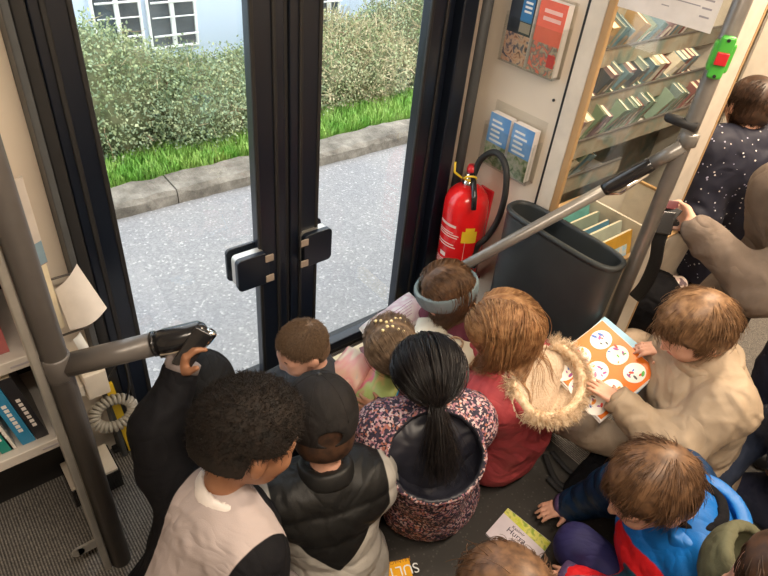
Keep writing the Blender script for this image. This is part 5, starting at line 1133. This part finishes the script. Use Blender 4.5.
# ================================================================== BOOKS IN HAND AND ON THE FLOOR
def openbook(name, label, cat, corners, mats, th=.010, bow=.012, cover=None, group=None):
    """corners: four world points (left-back, right-back, right-front, left-front); spine across the middle"""
    a, b_, c, d = map(A, corners); n = nrm(np.cross(b_-a, d-a)); n = n if n[2] > 0 else -n
    t = thing(name, (a+b_+c+d)/4-n*th, label, cat, group)
    for half, (mt) in enumerate(mats):
        V = []; N_ = 10
        for k in range(2):
            for i in range(N_+1):
                x = half*.5+.5*i/N_; y = abs(x-.5)*2; hgt = bow*math.sin(math.pi*min(1, y*1.0))**.7-.002*(1-y)
                for j in (0, 1): V.append((1-x)*((1-j)*a+j*d)+x*((1-j)*b_+j*c)+n*(hgt if k == 0 else -th))
        W = 2; K = (N_+1)*2; Fc = []
        for i in range(N_): q = i*2; Fc += [(q, q+1, q+3, q+2), (K+q, K+q+2, K+q+3, K+q+1), (q, q+2, K+q+2, K+q), (q+1, K+q+1, K+q+3, q+3)]
        Fc += [(0, K, K+1, 1), (2*N_, 2*N_+1, K+2*N_+1, K+2*N_)]
        mkobj('page', V, Fc, mt, t, True)
    e = (b_-a)*.015; f = (d-a)*.015; V = [a-e-f-n*th, b_+e-f-n*th, c+e+f-n*th, d-e+f-n*th]
    MB().prism(V, -n*.003).build('cover', cover or MT['paper'], t); return t, n
pinkp = M_picture('picture_page_pink', [(.30, .40, .55), (.72, .50, .38), (.74, .44, .36), (.72, .32, .30), (.76, .62, .48)], 11); greenp = M_picture('picture_page_green', [(.75, .50, .22), (.45, .56, .18), (.50, .62, .22), (.52, .60, .25), (.78, .16, .26), (.74, .30, .2)], 11, seedv=3)
bluep = M('cover_bright_blue', (.01, .30, .62), .35); 
openbook('picture_book', 'open picture book with pink and green coloured pages held by the floral coat child', 'book', [P(348, 346, z=.43), P(402, 378, z=.43), P(384, 424, z=.39), P(322, 378, z=.39)], [pinkp, greenp], cover=bluep)
c1 = [P(262, 381, z=.32), P(288, 370, z=.32), P(308, 396, z=.30), P(270, 404, z=.30)]
t = thing('picture_book', c1[0], 'bright blue book in front of the cropped hair child', 'book'); MB().prism([p for p in c1], A(0, 0, -.008)).build('cover', bluep, t); MB().prism([A(p)+A(0, 0, .0005) for p in [P(268, 384, z=.32), P(280, 378, z=.32), P(283, 382, z=.32), P(271, 388, z=.32)]], A(0, 0, .0006)).build('cover_print', MT['wwhite'], t)
palep = M_picture('page_pale_pink', [(.72, .6, .58), (.74, .66, .62), (.62, .42, .46), (.75, .7, .66)], 12); creamp = M_picture('page_cream', [(.76, .68, .54), (.78, .72, .6), (.74, .68, .55), (.66, .56, .42)], 7)
t_, n_ = openbook('magazine', 'pale pink printed magazine lying open at the right door leaf', 'magazine', [P(360, 327, z=.30), P(409, 292, z=.32), P(430, 314, z=.32), P(378, 352, z=.30)], [palep, palep], bow=.005, th=.004)
m = MB()
for k in range(5): a = P(388, 317+3.2*k, z=.318); bb_ = P(412, 301+3.2*k, z=.322); m.tube([a+n_*.004, bb_+n_*.004], .0012, 4)
m.build('print', M('print_mauve', (.5, .25, .38), .6), t_)
t_, n_ = openbook('picture_book', 'open cream picture book between the headband child and the coral coat child', 'book', [P(418, 318, z=.38), P(484, 326, z=.40), P(470, 374, z=.38), P(408, 350, z=.36)], [creamp, creamp], bow=.010)
ppts = [P(455+7*math.cos(a)*1.1, 345+6*math.sin(a), z=.388)+n_*.009 for a in np.linspace(0, 6.2, 14)]
MB().tube(ppts, .0035, 6).build('illustration', M('sketch_brown', (.45, .30, .2), .7), t_, True)
t = thing('picture_book', P(345, 365, z=.25), 'cream book with dark red lettered panel beside the braided child', 'book')
q4 = [P(330, 353, z=.26), P(374, 338, z=.27), P(388, 372, z=.27), P(345, 385, z=.26)]; q4 = [P(331, 358, z=.34), P(372, 338, z=.34), P(394, 365, z=.34), P(352, 385, z=.34)]
MB().prism(q4, A(0, 0, -.012)).build('cover', M('cover_cream', (.74, .68, .48), .4), t); dr = M('panel_dark_red', (.13, .015, .02), .4)
MB().prism([P(u, v, z=.3405) for u, v in ((359, 348), (369, 344), (377, 360), (366, 365))], A(0, 0, .0008)).build('cover_panel', dr, t)
def text(s_, o, xd, yd, size, mat, par, name='lettering', ext=.0004):
    """text lying in plane (xd, yd) with origin o; becomes a mesh part"""
    cu = bpy.data.curves.new(name, 'FONT'); cu.body = s_; cu.size = size; cu.extrude = ext; cu.align_x = 'CENTER'; ob = bpy.data.objects.new('tmp', cu); COL.objects.link(ob)
    dg = bpy.context.evaluated_depsgraph_get(); me = bpy.data.meshes.new_from_object(ob.evaluated_get(dg)); bpy.data.objects.remove(ob)
    xd = nrm(xd); yd = nrm(yd-xd*np.dot(xd, yd)); z_ = np.cross(xd, yd); L = rootloc(par); o = A(o)-L
    me.transform(Matrix(((xd[0], yd[0], z_[0], o[0]), (xd[1], yd[1], z_[1], o[1]), (xd[2], yd[2], z_[2], o[2]), (0, 0, 0, 1)))); me.materials.clear(); me.materials.append(mat)
    ob = bpy.data.objects.new(name, me); COL.objects.link(ob); ob.parent = par; return ob
text('LE', P(368, 359, z=.3418), P(372, 355, z=.34)-P(364, 360, z=.34), P(364, 350, z=.34)-P(370, 362, z=.34), .022, M('letter_gold', (.6, .4, .2)), t)
# floral book cover panel behind (orange picture book)
Z9 = .33
cs = [P(573, 345, z=Z9), P(603, 321, z=Z9), P(657, 369, z=Z9), P(618, 415, z=Z9)]
ob_a, ob_b, ob_c = P(566, 350, z=.47), P(602, 321, z=.52), P(658, 372, z=.48)
t = thing('picture_book', (ob_a+ob_c)/2, 'orange picture book with round white pictures on the lap of the parka child', 'book')
orange = M('page_orange', (.74, .16, .008), .4, var=(.78, .19, .012)); U = nrm(ob_c-ob_b); Wv = nrm(ob_a-ob_b); nn = nrm(np.cross(U, Wv)); nn = nn if nn[2] > 0 else -nn; Wv = nrm(Wv-U*np.dot(U, Wv)); LU = np.linalg.norm(ob_c-ob_b); LW = .225
pt = lambda x, y, h=0: ob_b+U*LU*x+Wv*LW*y+nn*h
MB().prism([pt(0, 0), pt(1, 0), pt(1, 1), pt(0, 1)], nn*.003).build('page', orange, t)
MB().prism([pt(-.01, -.015, -.008), pt(1.01, -.015, -.008), pt(1.01, 1.02, -.008), pt(-.01, 1.02, -.008)], nn*.0078).build('page_block', MT['paper'], t)
MB().prism([pt(-.02, -.02, -.012), pt(1.02, -.02, -.012), pt(1.02, 1.03, -.012), pt(-.02, 1.03, -.012)], nn*.0038).build('cover', MT['paper'], t)
wm = M('oval_white', (.80, .78, .74), .45); sk = random.Random(9); colr = [M('ink_%d' % i, c, .5) for i, c in enumerate([(.6, .04, .03), (.08, .4, .06), (.05, .15, .5), (.8, .3, .05), (.35, .08, .3), (.05, .05, .06)])]
for (x, y) in ((.20, .22), (.50, .22), (.82, .24), (.20, .60), (.50, .58), (.80, .62), (.22, .9), (.52, .9), (.82, .92)):
    ce = pt(x, y, .0032); ov_ = [ce+U*.036*LU/.26*math.cos(a)+Wv*.034*math.sin(a) for a in np.linspace(0, 2*math.pi, 24, endpoint=False)]; o_ = MB().prism(ov_, nn*.0005).build('illustration', wm, t)
    for k in range(7):
        cc = ce+nn*.0006+U*sk.uniform(-.022, .022)+Wv*sk.uniform(-.02, .02); r0 = sk.uniform(.0025, .007); an = sk.uniform(0, 3); sh = [cc+U*(r0*1.5*math.cos(a)*math.cos(an)-r0*.7*math.sin(a)*math.sin(an))+Wv*(r0*1.5*math.cos(a)*math.sin(an)+r0*.7*math.sin(a)*math.cos(an)) for a in np.linspace(0, 2*math.pi, 10, endpoint=False)]
        MB().prism(sh, nn*.0003).build('drawing', colr[sk.randrange(6)], o_)
t = thing('picture_book', pt(.5, .5, -.03), 'light blue book under the orange picture book', 'book')
MB().prism([pt(.0, .5, -.016), pt(-.05, -.12, -.016), pt(1.0, -.17, -.016), pt(1.05, .75, -.016)], -nn*.012).build('cover', M('cover_pale_blue', (.22, .48, .68), .4), t)
t = thing('picture_book', P(585, 408, z=.28), 'white picture book under the fur trimmed hood side', 'book')
MB().prism([P(560, 398, z=.38), P(590, 380, z=.38), P(608, 402, z=.38), P(576, 414, z=.38)], A(0, 0, -.008)).build('cover', M_picture('cover_white_print', [(.72, .66, .58), (.76, .7, .62), (.3, .45, .3), (.5, .15, .12)], 30), t)
# floor books
z_ = .0125
fa, fb, fc, fd = P(372, 566, z=z_), P(409, 558, z=z_), P(420, 612, z=z_), P(380, 622, z=z_)
U = fb-fa; t = thing('paperback', fa, 'orange yellow paperback with white letters on the floor at the bottom edge', 'book'); MB().prism([P(359, 578, z=z_), fa, fb, fc, fd], A(0, 0, -.0115)).build('cover', M('cover_orange_yellow', (.85, .42, .02), .35), t)
text('JULI NACHTGOLD', P(390, 561.5, z=z_+.0002), fa-fb, P(384, 620, z=z_)-fa, .014, M('print_brown', (.3, .12, .02)), t)
text('SULTAN', P(392, 568, z=z_+.0002), fa-fb, P(384, 620, z=z_)-fa, .040, MT['wwhite'], t, ext=.0006)
ga, gb, gc, gd = P(508, 508, z=z_), P(551, 542, z=z_), P(527, 578, z=z_), P(486, 533, z=z_)
t = thing('paperback', ga, 'white and lime green paperback on the floor next to the reaching hand', 'book'); MB().prism([ga, gb, gc, gd], A(0, 0, -.0115)).build('cover', M('cover_white_violet', (.68, .62, .68), .35), t)
L2 = lambda a, b_, k: a+(b_-a)*k
MB().prism([L2(ga, gd, .01)+A(0, 0, .0003), L2(gb, gc, .01)+A(0, 0, .0003), L2(gb, gc, .27)+A(0, 0, .0003), L2(ga, gd, .2)+A(0, 0, .0003)], A(0, 0, .0004)).build('cover_band', M_picture('band_lime', [(.55, .62, .05), (.66, .70, .10), (.75, .72, .2), (.3, .42, .06)], 35), t)
text('Kasimir', L2(L2(ga, gb, .42), L2(gd, gc, .42), .36)+A(0, 0, .0003), gb-ga, ga-gd, .014, MT['text'], t); text('Hurra', L2(L2(ga, gb, .44), L2(gd, gc, .44), .52)+A(0, 0, .0003), gb-ga, ga-gd, .026, MT['text'], t)
# lamps on the ceiling
def lamp(x, y, sx, sy, e, col, label):
    t = thing('ceiling_lamp', (x, y, 2.2), label, 'ceiling lamp', 'ceiling lamps'); MB().box((x-sx/2-.02, y-sy/2-.02, 2.21), (x+sx/2+.02, y+sy/2+.02, 2.249)).build('lamp_housing', MT['shelfw'], t)
    L = bpy.data.lights.new('lamp_light', 'AREA'); L.shape = 'RECTANGLE'; L.size = sx; L.size_y = sy; L.energy = e; L.color = col
    o = bpy.data.objects.new('lamp_light', L); COL.objects.link(o); o.location = (x, y, 2.205)
lamp(.6, -.1, 2.2, .12, 42, (1, .84, .66), 'long ceiling lamp over the aisle'); lamp(2.4, .55, 1.2, .12, 52, (1, .80, .58), 'long ceiling lamp over the display shelves')
# sky
w = bpy.data.worlds.new('sky'); scene.world = w; w.use_nodes = True; nt = w.node_tree; bg = nt.nodes['Background']
st = nt.nodes.new('ShaderNodeTexSky'); st.sky_type = 'NISHITA'; st.sun_disc = False; st.sun_elevation = math.radians(38); st.sun_rotation = math.radians(120); st.dust_density = 4; st.air_density = 1.0; st.altitude = 100
mx = nt.nodes.new('ShaderNodeMix'); mx.data_type = 'RGBA'; mx.inputs[0].default_value = .75; mx.inputs[7].default_value = (.97, .97, .97, 1); sc = nt.nodes.new('ShaderNodeVectorMath'); sc.operation = 'SCALE'; sc.inputs[3].default_value = .12
nt.links.new(st.outputs[0], sc.inputs[0]); nt.links.new(sc.outputs[0], mx.inputs[6]); nt.links.new(mx.outputs[2], bg.inputs[0]); bg.inputs[1].default_value = 3.6
# camera
cam = bpy.data.cameras.new('camera'); co = bpy.data.objects.new('camera', cam); COL.objects.link(co); scene.camera = co
cam.sensor_width = 36; cam.lens = F/768*36; cam.clip_start = .05
xr_, yu_, zb_ = A(DX[0], DY[0], DZ[0]), A(DX[1], DY[1], DZ[1]), A(DX[2], DY[2], DZ[2])
co.matrix_world = Matrix(((xr_[0], yu_[0], zb_[0], 0), (xr_[1], yu_[1], zb_[1], 0), (xr_[2], yu_[2], zb_[2], CH), (0, 0, 0, 1)))
vs = scene.view_settings; vs.view_transform = 'Standard'; vs.look = 'None'; vs.gamma = 1; vs.use_curve_mapping = False; vs.exposure = .28
